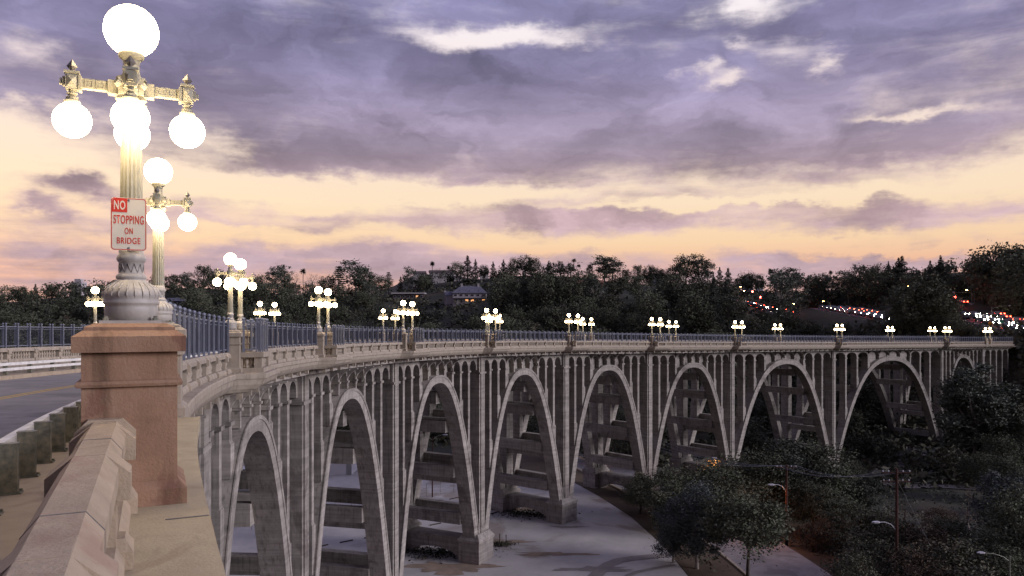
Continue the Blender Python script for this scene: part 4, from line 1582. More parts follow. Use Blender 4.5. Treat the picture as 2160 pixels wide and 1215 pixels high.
LAND = []     # (px, phrase)
for j in range(2, len(PED_NEAR), 2):
    p = T((PED_NEAR[j] + PED_NEAR[j + 1]) / 2, 0); LAND.append((1080 + 1600 * p[0] / p[1], f"the {ORD[(j - 2) // 2]} lamp pair"))
LAND.append((60, "the far-side fence")); LAND.append((278, "the nearest lamp"))
ARCHPX = []
for i in range(1, 10):
    p = T(MID[i], 2); ARCHPX.append((1080 + 1600 * p[0] / p[1], f"the {ORD[i - 1]} arch"))
used_labels = {}
tree_log = []
lab_px = []
TREES = []
def place(kind, x, y, h, wide=1.0, label=None, fine=False, zoff=0.0):
    key = kind + "_fine" if fine else kind
    tr, cr = LIB[key][rng.integers(len(LIB[key]))]
    z = G(x, y) - .15 + zoff
    px, py = project(x, y, z + h * .6)
    near_l = min(LAND, key=lambda q: abs(q[0] - px)); near_a = min(ARCHPX, key=lambda q: abs(q[0] - px))
    hp = 1600 * h / y
    if label is None:
        size = "small " if hp < 34 else ("large " if hp > 75 else "")
        r = math.hypot(x, y)
        if z < -26.5 and y < 150: tier, lm = "on the canyon floor", "before " + near_a[1]
        elif py > 715: tier, lm = "on the lower slope", "beside " + near_a[1]
        else:
            aa = math.atan2(x, y)
            u = (r - np.interp(aa, _ca, _r0)) / (np.interp(aa, _ca, _r1) - np.interp(aa, _ca, _r0))
            tier = "on the skyline ridge" if u > .82 else ("high on the hillside" if u > .55 else ("halfway up the hillside" if u > .3 else "low on the hillside"))
            dd = px - near_l[0]
            lm = ("behind " if abs(dd) < 22 else ("right of " if dd > 0 else "left of ")) + near_l[1]
        label = f"{size}{KIND_TXT[kind]} {tier} {lm}"
    lab_px.append((label, px))
    root = thing(KIND_NAME[kind], (x, y, z), label, "shrub" if kind in ("shrub", "brush") else "tree", KIND_NAME[kind].replace("_", " ") + "s of the canyon and hillside", rng.uniform(0, 6.28))
    root.scale = (h * wide, h * wide, h)
    obj("trunk", tr, root); obj("crown", cr, root)
    TREES.append((root, px))
    tree_log.append((px, py, x, y, h * wide))
    return root


# ---- things that must stay in sight: (px0, px1, py0, py1, distance)
KEEP = [(925, 1035, 596, 642, 0), (822, 900, 612, 634, 0), (1552, 1630, 596, 655, 0), (1780, 1880, 640, 682, 0), (2000, 2132, 622, 712, 0), (1690, 1770, 655, 700, 0), (1735, 1870, 688, 702, 0), (1640, 1700, 600, 660, 0), (345, 385, 626, 640, 0)]
def blocks(x, y, h, w):
    zb = G(x, y)
    px, pyb = project(x, y, zb); _, pyt = project(x, y, zb + h)
    hw = 1600 * h * w * .40 / y
    for P_, hw_ in CORR:
        if np.min(np.hypot(P_[:, 0] - x, P_[:, 1] - y)) < hw_ + 2.5: return True
    for a, b, c, d, _r in KEEP:
        if px + hw > a and px - hw < b and pyt < d and pyb > c: return True
    return False


n_tree = 0
def skyline(px, top, kind, wide=1.0, back=0, fine=False):
    a = _pa(px)
    r = float(np.interp(a, _ca, _r1)) - 12 + back
    x, y = r * math.sin(a), r * math.cos(a)
    h = (672 - top) / 1600 * y - G(x, y)
    if h > 2: place(kind, x, y, h, wide, fine=fine)
    global n_tree; n_tree += 1


for px, top, kd, wd in [
    (15, 598, "oak", 1.0), (48, 602, "oak", .9), (75, 597, "conifer", 1.5), (108, 596, "oak", .9), (135, 606, "gum", 1), (188, 598, "conifer", 1.2), (205, 596, "oak", .9), (232, 592, "gum", 1), (365, 577, "oak", .8), (392, 572, "gum", 1.1), (430, 557, "oak", .95), (455, 562, "gum", 1.2), (470, 568, "oak", 1),
    (545, 574, "oak", .9), (580, 556, "gum", 1.0), (600, 553, "gum", .9), (622, 562, "bare", 1), (640, 566, "palm", 1), (660, 564, "bare", 1.2), (688, 578, "oak", 1), (714, 559, "cedar", 1.1), (752, 544, "gum", 1.35), (770, 560, "oak", .9), (805, 578, "oak", 1.0), (820, 572, "cedar", 1.0), (845, 582, "conifer", 1.4),
    (862, 560, "gum", .9), (893, 574, "oak", 1), (912, 551, "palm", 1), (928, 556, "bare", 1), (946, 560, "palm", .9), (965, 549, "oak", .8), (986, 537, "conifer", 1.7), (1003, 545, "conifer", 1.3), (1020, 556, "oak", .7), (1040, 550, "conifer", 1.4), (1062, 546, "conifer", 1.6), (1086, 540, "oak", .7), (1110, 533, "oak", .85), (1125, 540, "oak", .8),
    (1157, 550, "conifer", 1.7), (1182, 548, "gum", .8), (1203, 552, "gum", .9), (1211, 545, "palm", 1.2), (1222, 557, "palm", 1.1), (1245, 556, "oak", .7), (1275, 536, "gum", 1.9), (1292, 540, "gum", 1.5), (1320, 566, "oak", .9), (1345, 557, "oak", .8), (1368, 556, "oak", .7), (1402, 572, "oak", 1), (1385, 560, "oak", 1.1), (1372, 563, "conifer", 1.3), (1425, 552, "oak", .9), (1575, 570, "oak", 1.0), (1597, 576, "oak", 1.1), (1447, 534, "oak", .95), (1474, 532, "gum", 1.1), (1492, 545, "gum", 1),
    (1518, 562, "conifer", 1.5), (1536, 563, "conifer", 1.6), (1505, 576, "conifer", 1.3), (1560, 580, "oak", .9), (1625, 566, "palm", 1), (1637, 562, "gum", 1), (1662, 562, "gum", 1.4), (1680, 575, "gum", 1), (1712, 578, "oak", .9), (1735, 571, "oak", .9), (1752, 570, "palm", .9), (1772, 586, "oak", .9),
    (1795, 576, "oak", 1), (1815, 554, "gum", 1.2), (1838, 560, "gum", .9), (1854, 553, "oak", .9), (1874, 549, "conifer", 1.0), (1903, 538, "conifer", 2.0), (1895, 542, "conifer", 1.8), (1935, 568, "gum", 1.1), (1962, 548, "conifer", 1.4), (1984, 537, "conifer", 1.6), (1998, 553, "conifer", 1.4), (2020, 582, "oak", 1.2), (2048, 552, "gum", 1.1), (2074, 528, "oak", .7), (2100, 503, "oak", .9), (2120, 512, "oak", .8), (2146, 508, "oak", .9), (2165, 512, "oak", .9)]:
    skyline(px, top, kd, wd, back=float(rng.uniform(-8, 6)))

# ---- hillside trees
tries = 0
placed = []
while len(placed) < 190 and tries < 9000:
    tries += 1
    px = rng.uniform(-40, 2200); a = _pa(px)
    r0, r1 = float(np.interp(a, _ca, _r0)), float(np.interp(a, _ca, _r1))
    u = rng.uniform(.08, .95) ** .9
    r = r0 + (r1 - r0) * u
    x, y = r * math.sin(a), r * math.cos(a)
    if px > 1900 and r < 262: continue
    h = rng.uniform(7.5, 14.5)
    kd = rng.choice(["oak", "oak", "oak", "gum", "conifer", "shrub", "oak"]) if px > 700 else rng.choice(["oak", "gum", "conifer", "oak", "bare", "oak"])
    if kd == "shrub": h *= .55
    w = {"oak": 1.05, "gum": 1.3, "conifer": 1.5, "shrub": 1.2, "bare": 1.0}[kd]
    if 1320 < px < 1480 and 595 < project(x, y, G(x, y))[1] < 640: continue
    if blocks(x, y, h, w): continue
    if any(math.hypot(x - q[0], y - q[1]) < 7.0 for q in placed): continue
    # keep the crown below the traced skyline
    sky_here = float(np.interp(px, [0, 350, 560, 800, 1000, 1450, 1550, 1700, 1780, 1900, 2000, 2080, 2160], [612, 590, 585, 588, 575, 572, 588, 592, 585, 575, 585, 552, 530]))
    if project(x, y, G(x, y) + h)[1] < sky_here: continue
    place(kd, x, y, h, w)
    placed.append((x, y))

# ---- larger trees that overlap one another on the right-hand hillside
for px, pyb, top, kd, wd in [
    (1060, 672, 562, "oak", .9), (1105, 668, 556, "conifer", 1.3), (1150, 664, 562, "oak", .9), (1200, 660, 572, "oak", 1.0), (1250, 652, 576, "gum", 1.2), (1300, 640, 568, "oak", 1.0), (1345, 636, 562, "oak", 1.0), (1392, 640, 574, "conifer", 1.3), (1425, 656, 570, "oak", 1.0), (1458, 704, 602, "oak", 1.0), (1482, 655, 556, "oak", 1.0), (1506, 690, 582, "conifer", 1.3), (1532, 672, 570, "conifer", 1.5), (1545, 690, 610, "oak", 1.0),
    (1580, 705, 662, "shrub", 1.3), (1612, 700, 664, "oak", 1.0), (1642, 690, 572, "gum", 1.1), (1668, 676, 564, "gum", 1.2), (1655, 706, 640, "oak", 1.0), (1715, 650, 574, "oak", .9), (1748, 648, 576, "gum", 1.3), (1705, 700, 672, "shrub", 1.2), (1775, 655, 598, "oak", 1.0), (1790, 640, 566, "gum", 1.2), (1818, 645, 560, "oak", .9), (1852, 648, 558, "oak", .9), (1884, 655, 560, "oak", .9), (1908, 690, 598, "oak", 1.0), (1938, 700, 584, "oak", 1.0), (1962, 690, 572, "oak", .9), (1992, 690, 602, "oak", 1.0), (1896, 708, 648, "oak", 1.0),
    (1960, 714, 652, "oak", 1.1), (1860, 712, 676, "shrub", 1.3), (1800, 716, 688, "shrub", 1.2), (1750, 716, 684, "oak", 1.1), (2034, 704, 672, "shrub", 1.2), (2010, 712, 660, "oak", 1.0), (2145, 706, 556, "oak", .9), (2170, 700, 536, "oak", .9), (2148, 660, 516, "oak", .9), (2085, 636, 540, "oak", .8), (2056, 640, 556, "gum", 1.1), (2028, 632, 568, "oak", .9), (1680, 716, 690, "shrub", 1.2), (1775, 700, 676, "shrub", 1.4), (1720, 706, 682, "oak", 1.0), (1835, 690, 668, "shrub", 1.3), (1700, 664, 645, "shrub", 1.3), (1605, 668, 652, "shrub", 1.3), (1630, 676, 655, "shrub", 1.4), (1880, 700, 670, "oak", 1.0), (1500, 712, 660, "oak", 1.0), (1400, 706, 640, "oak", 1.1), (1340, 704, 650, "oak", 1.1), (1285, 702, 640, "oak", 1.0), (1220, 700, 630, "oak", 1.0), (1150, 700, 640, "oak", 1.1), (1090, 700, 630, "oak", 1.0)]:
    x, y, z = hit(px, pyb, 185 if px < 2120 else 236)
    if any(np.min(np.hypot(P_[:, 0] - x, P_[:, 1] - y)) < hw_ + 1.0 for P_, hw_ in CORR): continue
    if px < 1560: top += 9 + 9 * math.sin(px * .37)
    h = (672 - top) / 1600 * y - z
    if h > 1.2: place(kd, x, y, h, wd * (1.0 if px > 1560 else .9))

# ---- low slope and creek trees behind and under the bridge
placed2 = []
tries = 0
while len(placed2) < 34 and tries < 4000:
    tries += 1
    px = rng.uniform(1120, 2160); py = rng.uniform(860, 1010)
    x, y, z = hit(px, py)
    if y < 120 or y > 215: continue
    # stay clear of the bridge itself
    d = np.min(np.hypot(_x + np.cos(_h) * -7.2 - x, _y + np.sin(_h) * 7.2 - y))
    if d < 11.5: continue
    if x < 14 and y < 150: continue
    h = rng.uniform(6, 11)
    kd = rng.choice(["oak", "oak", "shrub", "gum"])
    if kd == "shrub": h *= .5
    if any(math.hypot(x - q[0], y - q[1]) < 7 for q in placed2): continue
    if 1850 < px < 2010 and y < 200: h = min(h, 3.0); kd = "shrub"
    place(kd, x, y, h, 1.15, fine=False)
    placed2.append((x, y))
for px, Y, h, kd in [(1100, 178, 9, "oak"), (1150, 172, 8, "oak"), (1050, 185, 9, "oak"), (960, 180, 9, "oak"), (900, 182, 8, "oak"), (840, 178, 7, "oak"), (780, 182, 8, "shrub"), (720, 180, 8, "oak"), (660, 178, 9, "oak"), (600, 175, 8, "oak"), (540, 172, 8, "oak"), (1215, 160, 8, "oak"), (1260, 150, 9, "oak"), (1310, 158, 9, "oak"), (1330, 147, 8, "oak"), (1005, 176, 6, "shrub"), (1180, 182, 10, "gum")]:
    x = (px - 1080) / 1600 * Y
    place(kd, x, Y, h, 1.2)

# ---- the trees in front: hand-set to their places  (px, py of base, top py, kind, width)
front = [
    (1410, 1120, 972, "oak", 1.2), (1350, 1085, 990, "oak", .9), (1490, 1120, 965, "oak", 1.2), (1470, 1200, 1005, "grey", 1.2), (1548, 1110, 945, "oak", 1.1), (1605, 1105, 930, "oak", 1.0), (1655, 1100, 918, "gum", 1.3), (1712, 1092, 915, "oak", 1.15), (1770, 1085, 970, "oak", 1.1),
    (1577, 1240, 1010, "street", 1.0), (1420, 1190, 1045, "grey", 1.0), (1712, 1125, 1005, "oak", 1.1),
    (1760, 1140, 1020, "oak", 1.1), (1880, 1150, 1070, "brush", 1.0), (1790, 1050, 965, "oak", 1.1), (1850, 1180, 1060, "shrub", 1.0), (1730, 1160, 1080, "brush", 1.0), (1910, 1120, 1035, "bare", 1.2), (1945, 1135, 1050, "bare", 1.1), (1960, 1215, 1085, "brush", 1.1), (1860, 1240, 1120, "shrub", 1.1), (2010, 1200, 1080, "oak", 1.1), (2040, 1150, 985, "bare", 1.0), (2100, 1130, 1040, "bare", 1.2),
    (2130, 1190, 985, "grey", 1.0), (2165, 1230, 1000, "oak", .9), (2090, 1240, 1110, "oak", 1.2), (2000, 1260, 1120, "shrub", 1.2), (1930, 1270, 1140, "brush", 1.1), (1990, 1180, 1100, "gum", 1.1), (1830, 1100, 1000, "gum", 1.2), (1800, 1265, 1150, "shrub", .8), (2155, 1090, 980, "oak", 1.0), (2120, 1060, 950, "oak", 1.0), (1905, 1180, 1090, "shrub", 1.2), (1985, 1110, 1060, "brush", 1.3), (2060, 1215, 1120, "shrub", 1.2), (1720, 1215, 1130, "shrub", .01)]
for px, pyb, top, kd, wd in front:
    if wd < .1: continue
    x, y, z = hit(px, pyb)
    h = (672 - top) / 1600 * y - z
    place(kd, x, y, h, wd, fine=kd in ("oak", "grey", "shrub", "street", "gum", "brush"))
# the tall pale-trunked tree in front of the last arch, and its companions
for px, Y, top, kd, wd in [(2056, 168, 760, "gum", 1.15), (2030, 172, 775, "gum", .95), (2085, 170, 800, "gum", .9), (2140, 176, 880, "oak", 1.0), (2110, 160, 905, "oak", 1.0), (2165, 165, 850, "oak", .9), (2075, 150, 945, "oak", 1.1), (2020, 160, 930, "shrub", 1.0)]:
    x = (px - 1080) / 1600 * Y
    h = (672 - top) / 1600 * Y - G(x, Y)
    place(kd, x, Y, h, wd, fine=kd in ("gum", "oak"))

# ---- the continuous wood between the trees one can tell apart
g = np.random.default_rng(23)
QL = []
cnt = 0
while cnt < 1700:
    px = g.uniform(-120, 2300); a = _pa(px)
    r0, r1 = float(np.interp(a, _ca, _r0)), float(np.interp(a, _ca, _r1))
    r = r0 - 8 + (r1 - r0 + 10) * g.uniform(0, 1) ** .85
    x, y = r * math.sin(a), r * math.cos(a)
    h = g.uniform(3.5, 8.5)
    cnt += 1
    if px > 1880 and r < 258: continue
    if 1235 < px < 1480 and 596 < project(x, y, G(x, y))[1] < 645 and g.uniform() < .85: continue
    if blocks(x, y, h, 1.1): continue
    z = G(x, y)
    k = 8
    d = g.normal(size=(k, 3)); d /= np.linalg.norm(d, axis=1)[:, None]
    C = d * g.uniform(.4, 1, (k, 1)) * np.array([h * .55, h * .55, h * .42]) + np.array([x, y, z + h * .52])
    L = (C[:, None, :] + g.normal(size=(k, 22, 3)) * h * np.array([.13, .13, .09])).reshape(-1, 3)
    L[:, 2] = np.maximum(L[:, 2], z)
    QL.append(leaf_quads(L, .05 * h + .12, g, .15))
o_ = obj("far_wood", quads_mesh("far_wood", np.concatenate(QL), FOL["oak"]))
prop(o_, "continuous dark wood filling the hillside between single trees", None, None, "stuff")

# ---- scrub that covers the slopes
g = np.random.default_rng(5)
n = 60000
pa = np.arctan((g.uniform(-150, 2320, n) - 1080) / 1600)
r0 = np.interp(pa, _ca, _r0); r1 = np.interp(pa, _ca, _r1)
r = r0 - 30 + (r1 + 20 - r0) * g.uniform(0, 1, n) ** .8
x, y = r * np.sin(pa), r * np.cos(pa)
cl = np.sin(x * .21 + 1.2 * np.sin(y * .17)) + np.sin(y * .23 + 1.7 * np.sin(x * .13)) + g.normal(size=n) * .5
ok = ((cl > -.3) | (x / y > .29)) & ~((x < 12) & (y < 160))
for P_, hw_ in CORR:
    dd_ = np.full(n, 1e9)
    for c_ in P_[::2]: dd_ = np.minimum(dd_, np.hypot(x - c_[0], y - c_[1]))
    ok &= dd_ > hw_ + 2.2
ppx = 1080 + 1600 * x / y; ppy = 672 - 1600 * ground(x, y) / y
ok &= ~((ppx > 1240) & (ppx < 1470) & (ppy > 598) & (ppy < 645) & (g.uniform(size=n) < .8))
x, y = x[ok], y[ok]
hgt = np.abs(g.normal(size=len(x))) * 1.1
P = leaf_quads(np.stack([x, y, ground(x, y) + hgt], 1), .85, g, .2, .6)
solo_o = obj("undergrowth", quads_mesh("undergrowth", P, FOL["shrub"]))
prop(solo_o, "dark scrubby undergrowth blanketing the far hillsides", None, None, "stuff")
n = 26000
x = g.uniform(19, 130, n); y = g.uniform(50, 165, n)
d = np.min(np.hypot(np.interp(y[:, None], [p[1] for p in low_road], [p[0] for p in low_road])[:, 0:1] - x[:, None], 0), 1)
ok = (d > 6.2) & (np.sin(x * .4 + np.sin(y * .3)) + np.sin(y * .37) + g.normal(size=n) * .6 > -.1) & (x > 22 - (y - 84) * .1)
x, y = x[ok], y[ok]
P = leaf_quads(np.stack([x, y, ground(x, y) + np.abs(g.normal(size=len(x))) * .55], 1), .26, g, .2, .6)
o_ = obj("undergrowth", quads_mesh("undergrowth", P, FOL["shrub"]))
prop(o_, "low weeds and scrub on the canyon floor", None, None, "stuff")

# labels: those that would coincide are told apart by their order from the left
from collections import defaultdict
by = defaultdict(list)
for root, px in TREES: by[root["label"]].append((px, root))
for lab, rows in by.items():
    if len(rows) > 1:
        rows.sort(key=lambda q: q[0])
        for k, (_p, root) in enumerate(rows):
            root["label"] = lab + (f", {ORD[k]} along" if k < len(ORD) else "")

# ------------------------------------------------------------------ roads on the far hillside
def px_path(pts, lo=150):
    return [hit(px, py, lo) for px, py in pts]


def benched(name, key, off=0.0, width=None, m=None, lift=.12):
    P = RP[key]
    return strip(name, P[::4], width or ROADS[key][2], m or M["asphalt"], lift, off, 1.0 if m is None else 0.0, zs=lambda f: float(np.interp(f, np.linspace(0, 1, len(P)), P[:, 2])))


road_up = benched("road", "up")
road_mid = benched("road", "mid")
freeway = benched("freeway", "free")
big_road = benched("highway", "big")
benched("road_marking", "big", 3.0, .35, M["white"], .14)
benched("road_marking", "big", -2.6, .35, M["white"], .14)
path_pts = [hit(px, py, 90) for px, py in [(1850, 985), (1862, 1008), (1890, 1028), (1960, 1026), (2030, 1030), (2100, 1036), (2180, 1040)]]
strip("path", path_pts, 3.2, M["damp"], .15)

# ------------------------------------------------------------------ cars with their lights on
def make_car():
    r = bpy.data.objects.new("parked_car", None)
    r.name = "car"
    COL.objects.link(r)
    prof = [(-2.15, .45), (-2.15, .85), (-1.55, .95), (-1.05, 1.42), (.45, 1.45), (1.05, .98), (2.0, .82), (2.15, .6), (2.15, .35), (-2.15, .35)]
    mb = MB()
    rings = []
    for x in (-.86, -.78, .78, .86):
        k = .93 if abs(x) > .8 else 1
        rings.append([(x * (1 if z < .97 else .86), y * k, .35 + (z - .35) * k) for y, z in prof])
    mb.loft(rings)
    obj("car_body", mb.mesh("car_body", M["carpaint"]), r)
    mb = MB()
    mb.hexa([(-.70, -1.40, .985), (.70, -1.40, .985), (.70, 1.0, 1.0), (-.70, 1.0, 1.0), (-.66, -1.08, 1.40), (.66, -1.08, 1.40), (.66, .42, 1.43), (-.66, .42, 1.43)])
    mb2 = MB()
    for x in (-.76, .76):
        mb2.hexa([(x - .015, -1.25, .99), (x + .015, -1.25, .99), (x + .015, .85, 1.0), (x - .015, .85, 1.0), (x * .93 - .015, -1.0, 1.36), (x * .93 + .015, -1.0, 1.36), (x * .93 + .015, .38, 1.38), (x * .93 - .015, .38, 1.38)])
    obj("side_window", mb2.mesh("side_window", M["glass"]), r)
    w = MB()
    w.tube([(-.10, 0, 0), (.10, 0, 0)], .32, 10)
    wm = w.mesh("wheel", M["tyre"])
    for x in (-.76, .76):
        for y in (-1.35, 1.35):
            obj("wheel", wm, r, (x, y, .32))
    hb = MB().box(-.16, .16, -.03, .03, -.09, .09).mesh("headlight", M["headlight"])
    tb_ = MB().box(-.16, .16, -.03, .03, -.09, .09).mesh("taillight", M["taillight"])
    for x in (-.6, .6):
        obj("headlight", hb, r, (x, 2.14, .68))
        obj("taillight", tb_, r, (x, -2.15, .76))
    return r


car0 = make_car()
remember(car0)
car_n = 0
def put_car(ctr, f, off, away, lab, group):
    """a car on a strip's centre line at fraction f, in the lane at off"""
    global car_n
    k = min(len(ctr) - 2, int(f * (len(ctr) - 1)))
    x, y, z, rz = ctr[k]
    t = f * (len(ctr) - 1) - k
    x += (ctr[k + 1][0] - x) * t; y += (ctr[k + 1][1] - y) * t
    x += math.cos(rz) * off; y += math.sin(rz) * off
    dx_, dy_ = -math.sin(rz), math.cos(rz)
    toward = (dx_ * x + dy_ * y) < 0          # strip runs towards the camera
    if toward == away: rz += math.pi
    loc = (x, y, z + .01)
    if car_n == 0:
        car0.location = loc; car0.rotation_euler = (0, 0, rz)
        prop(car0, lab, "car", group)
    else:
        copy_tree(car0, loc, rz, lab, group)
        c = bpy.context.scene.objects[-1]
    car_n += 1
GC = "cars on the hillside roads"
car0["category"] = "car"
for q in range(9):
    put_car(road_up, .05 + .052 * q, 1.9, False, f"{ORD[q]} car from the top with headlights on, coming down the upper hillside road", GC)
for q in range(9):
    put_car(road_up, .08 + .055 * q, -1.9, True, f"{ORD[q]} car from the top showing red tail lights on the upper hillside road", GC)
for lane, (off, away, txt) in enumerate([(4.6, False, "with headlights on in the outer oncoming lane"), (2.0, False, "with headlights on in the inner oncoming lane"), (-2.0, True, "with red tail lights in the inner departing lane"), (-4.8, True, "with red tail lights in the outer departing lane")]):
    for q in range(14):
        put_car(freeway, .12 + .058 * q + .012 * lane, off, away, f"{ORD[q]} car {txt} of the freeway behind trees", GC)
for q in range(8):
    put_car(road_mid, .10 + .11 * q, 1.5, q % 2 == 0, f"{ORD[q]} car on the low road above the bridge's eighth lamp pair", GC)
for q in range(5):
    put_car(big_road, .06 + .035 * q, -3, True, f"{ORD[q]} car waiting at the red signal on the wide highway", GC)
for lane, off in enumerate((5.6, 2.2)):
    for q in range(8):
        put_car(big_road, .58 + .05 * q, off, False, f"{ORD[q]} car with headlights in the {'outer' if lane == 0 else 'inner'} lane low on the wide highway", GC)
for q in range(8):
    put_car(big_road, .56 + .05 * q, -4.6, True, f"{ORD[q]} car with tail lights low on the wide highway by the bridge end", GC)

low_ctr = [(x, y, G(x, y) + .15, math.atan2(-(low_road[min(k + 1, len(low_road) - 1)][0] - low_road[max(k - 1, 0)][0]), low_road[min(k + 1, len(low_road) - 1)][1] - low_road[max(k - 1, 0)][1])) for k, (x, y) in enumerate(low_road)]
# ------------------------------------------------------------------ street lights, signals and signs
def cobra(px, pyb, top, dirx, lab, lit=False, lo=60, m=None, arm=2.2, at=None, both=False):
    low = lit and at is not None
    x, y, z = hit(px, pyb, lo) if at is None else at
    h = (672 - top) / 1600 * y - z
    r = thing("street_light", (x, y, z), lab, "street light", "street lights beyond and below the bridge")
    m = m or M["galv"]
    mb = MB(); mb.tube([(0, 0, -.2), (0, 0, h * .5), (0, 0, h - .3)], [.11, .09, .065], 8)
    obj("pole", mb.mesh("pole", m), r)
    for sgn in ((dirx, -dirx) if both else (dirx,)):
        mb = MB(); mb.tube([(0, 0, h - .9), (sgn * arm * .25, 0, h - .42), (sgn * arm * .6, 0, h - .12), (sgn * arm, 0, h - .02)], [.05, .045, .04, .035], 6)
        a = obj("lamp_arm", mb.mesh("lamp_arm", M["galv"]), r)
        mb = MB()
        mb.loft([[(sgn * (arm + d), w, h + zt), (sgn * (arm + d), -w, h + zt), (sgn * (arm + d), -w * .8, h - zb), (sgn * (arm + d), w * .8, h - zb)] for d, w, zt, zb in ((-.05, .06, .04, .04), (.15, .15, .09, .06), (.55, .16, .08, .07), (.75, .07, .03, .03))])
        hd = obj("lamp_head", mb.mesh("lamp_head", M["whitewall"]), a)
        if lit:
            xa, xb = sorted((sgn * (arm + .15), sgn * (arm + .6)))
            mb = MB()
            if low: mb.add([(sgn * (arm + .17), -.09, h - .063), (sgn * (arm + .52), -.09, h - .071), (sgn * (arm + .52), .09, h - .071), (sgn * (arm + .17), .09, h - .063)], [(3, 2, 1, 0)])
            else: mb.box(xa, xb, -.11, .11, h - .16, h - .075)
            obj("lamp_lens", mb.mesh("lamp_lens", M["sodium"] if low else M["street_lens"]), hd)
    return r


for px, pyb, top, dr, lab in [(1550, 634, 604, 1, "lit street light arching over the top of the upper hillside road"), (1557, 640, 613, 1, "lit street light below the topmost one on the upper hillside road"), (1645, 648, 603, 1, "tall lit street light beside the dark trees right of the red signals"), (1641, 652, 626, 1, "short lit street light lower down right of the red signals"),
                              (1688, 664, 640, -1, "lit street light on the left of two beside the sunken road"), (1751, 664, 635, -1, "lit street light on the right of two beside the sunken road"), (1930, 640, 603, -1, "lit street light high among trees left of the wide highway"), (1968, 640, 604, 1, "small lit street light among trees near the highway signal"), (2055, 640, 611, -1, "lit street light beside the red signal on the wide highway")]:
    cobra(px, pyb, top, dr, lab, True, 200)
cobra(2092, 690, 645, 1, "unlit street light arching over the wide highway", False, 180, arm=5)
cobra(912, 1050, 917, 1, "twin-armed street light on a reddish pole seen through the fourth arch", False, 90, M["wood"], 1.7, both=True)
cobra(1460, 1050, 966, 1, "street light with an orange glow among dark trees at the foot of the sixth pier", True, 90, arm=2.2, at=(27.6, 113, G(27.6, 113)))
cobra(1290, 1010, 966, 1, "added street light for the orange glow on the canyon street beneath the fifth arch", True, 90, arm=2.2, at=(15.5, 150, G(15.5, 150)))  # added lamp, head hidden by the pier, put in for the orange ground glow
cobra(2146, 900, 862, 1, "added street light for the reddish glow at the foot of the last approach columns", True, 90, arm=1.8, at=(131, 196.0, G(131, 196)))  # added lamp hidden behind trees, only there to redden the approach columns
cobra(2138, 1240, 1166, -1, "street light on a grey metal pole at the canyon's right edge", False, 70, arm=2.6, at=(51.5, 78.5, -32.2))


def signal(px, py, pyb, lab):
    x, y, z = hit(px, pyb, 200)
    h = (672 - py) / 1600 * y - z
    r = thing("traffic_signal", (x, y, z), lab, "traffic light", "red traffic signals on the hillside")
    mb = MB(); mb.tube([(0, 0, -.2), (0, 0, h)], .09, 6)
    obj("pole", mb.mesh("pole", M["galv"]), r)
    mb = MB(); mb.box(-.3, .3, -.12, .2, h - 1.4, h + .35)
    hd = obj("signal_head", mb.mesh("signal_head", M["black"]), r)
    mb = MB(); mb.tube([(0, -.26, h), (0, -.125, h)], .30, 12)
    obj("red_lens", mb.mesh("red_lens", M["stop_lens"]), hd)
    mb = MB()
    for q in (.55, 1.05): mb.tube([(0, -.16, h - q), (0, -.125, h - q)], .16, 10)
    prop(obj("unlit_lenses", mb.mesh("unlit_lenses", M["glass"]), hd), kind="stuff")
signal(1587, 615, 641, "red traffic signal, the upper of two on the upper hillside road")
signal(1604, 627, 648, "red traffic signal, the lower of two on the upper hillside road")
signal(2014, 627, 643, "red traffic signal at the head of the wide highway")


def post_sign(px, pyb, top, w, h_, m, lab, lo=60, diamond=False, at=None):
    x, y, z = hit(px, pyb, lo) if at is None else at
    ht = (672 - top) / 1600 * y - z
    r = thing("road_sign", (x, y, z), lab, "sign", "small road signs")
    mb = MB(); mb.tube([(0, 0, -.2), (0, 0, ht)], .035, 6)
    obj("sign_post", mb.mesh("sign_post", M["galv"]), r)
    pts = [(0, -h_ / 2), (w / 2, 0), (0, h_ / 2), (-w / 2, 0)] if diamond else round_rect(w, h_, .06, 2)
    mb = MB(); mb.loft([[(a, yy, ht - h_ / 2 + b) for a, b in pts] for yy in (-.04, -.06)])
    obj("sign_board", mb.mesh("sign_board", m), r)
    return r, ht
rs, ht = post_sign(1788, 1218, 1158, 1.25, .5, M["brown_sign"], "dark wide sign over a small white plate on a thin post by the canyon street", 60, at=(37.6, 85, G(37.6, 85)))
mb = MB(); mb.loft([[(a, yy, ht - 1.35 + b) for a, b in round_rect(.32, .48, .03, 2)] for yy in (-.04, -.055)])
obj("small_plate", mb.mesh("small_plate", M["whitewall"]), rs)
post_sign(2088, 702, 677, 1.3, 1.3, M["amber_sign"], "amber diamond sign beside the wide highway", 180, True)
post_sign(2113, 704, 676, 1.2, .7, M["green_sign"], "small green sign beside the wide highway", 180)
post_sign(531, 1118, 1082, .9, .55, M["green_sign"], "small green sign by the wire fence seen through the second arch", 80)
# overhead gantry at the highway head
x, y, z = hit(2050, 640, 200)
gy = (672 - 617) / 1600 * y
r = thing("sign_gantry", (x, y, z), "overhead pole with two small white signs above the wide highway", "sign")
mb = MB(); mb.tube([(0, 0, -.2), (0, 0, gy - z)], .14, 6); mb.tube([(0, 0, gy - z), (-10.5, 0, gy - z + .1)], .07, 5)
obj("pole", mb.mesh("pole", M["galv"]), r)
for dx_ in (-9.3, -6.4):
    mb = MB(); mb.box(dx_ - .4, dx_ + .4, -.1, -.05, gy - z - .45, gy - z + .45)
    obj("sign_board", mb.mesh("sign_board", M["whitewall"]), r)

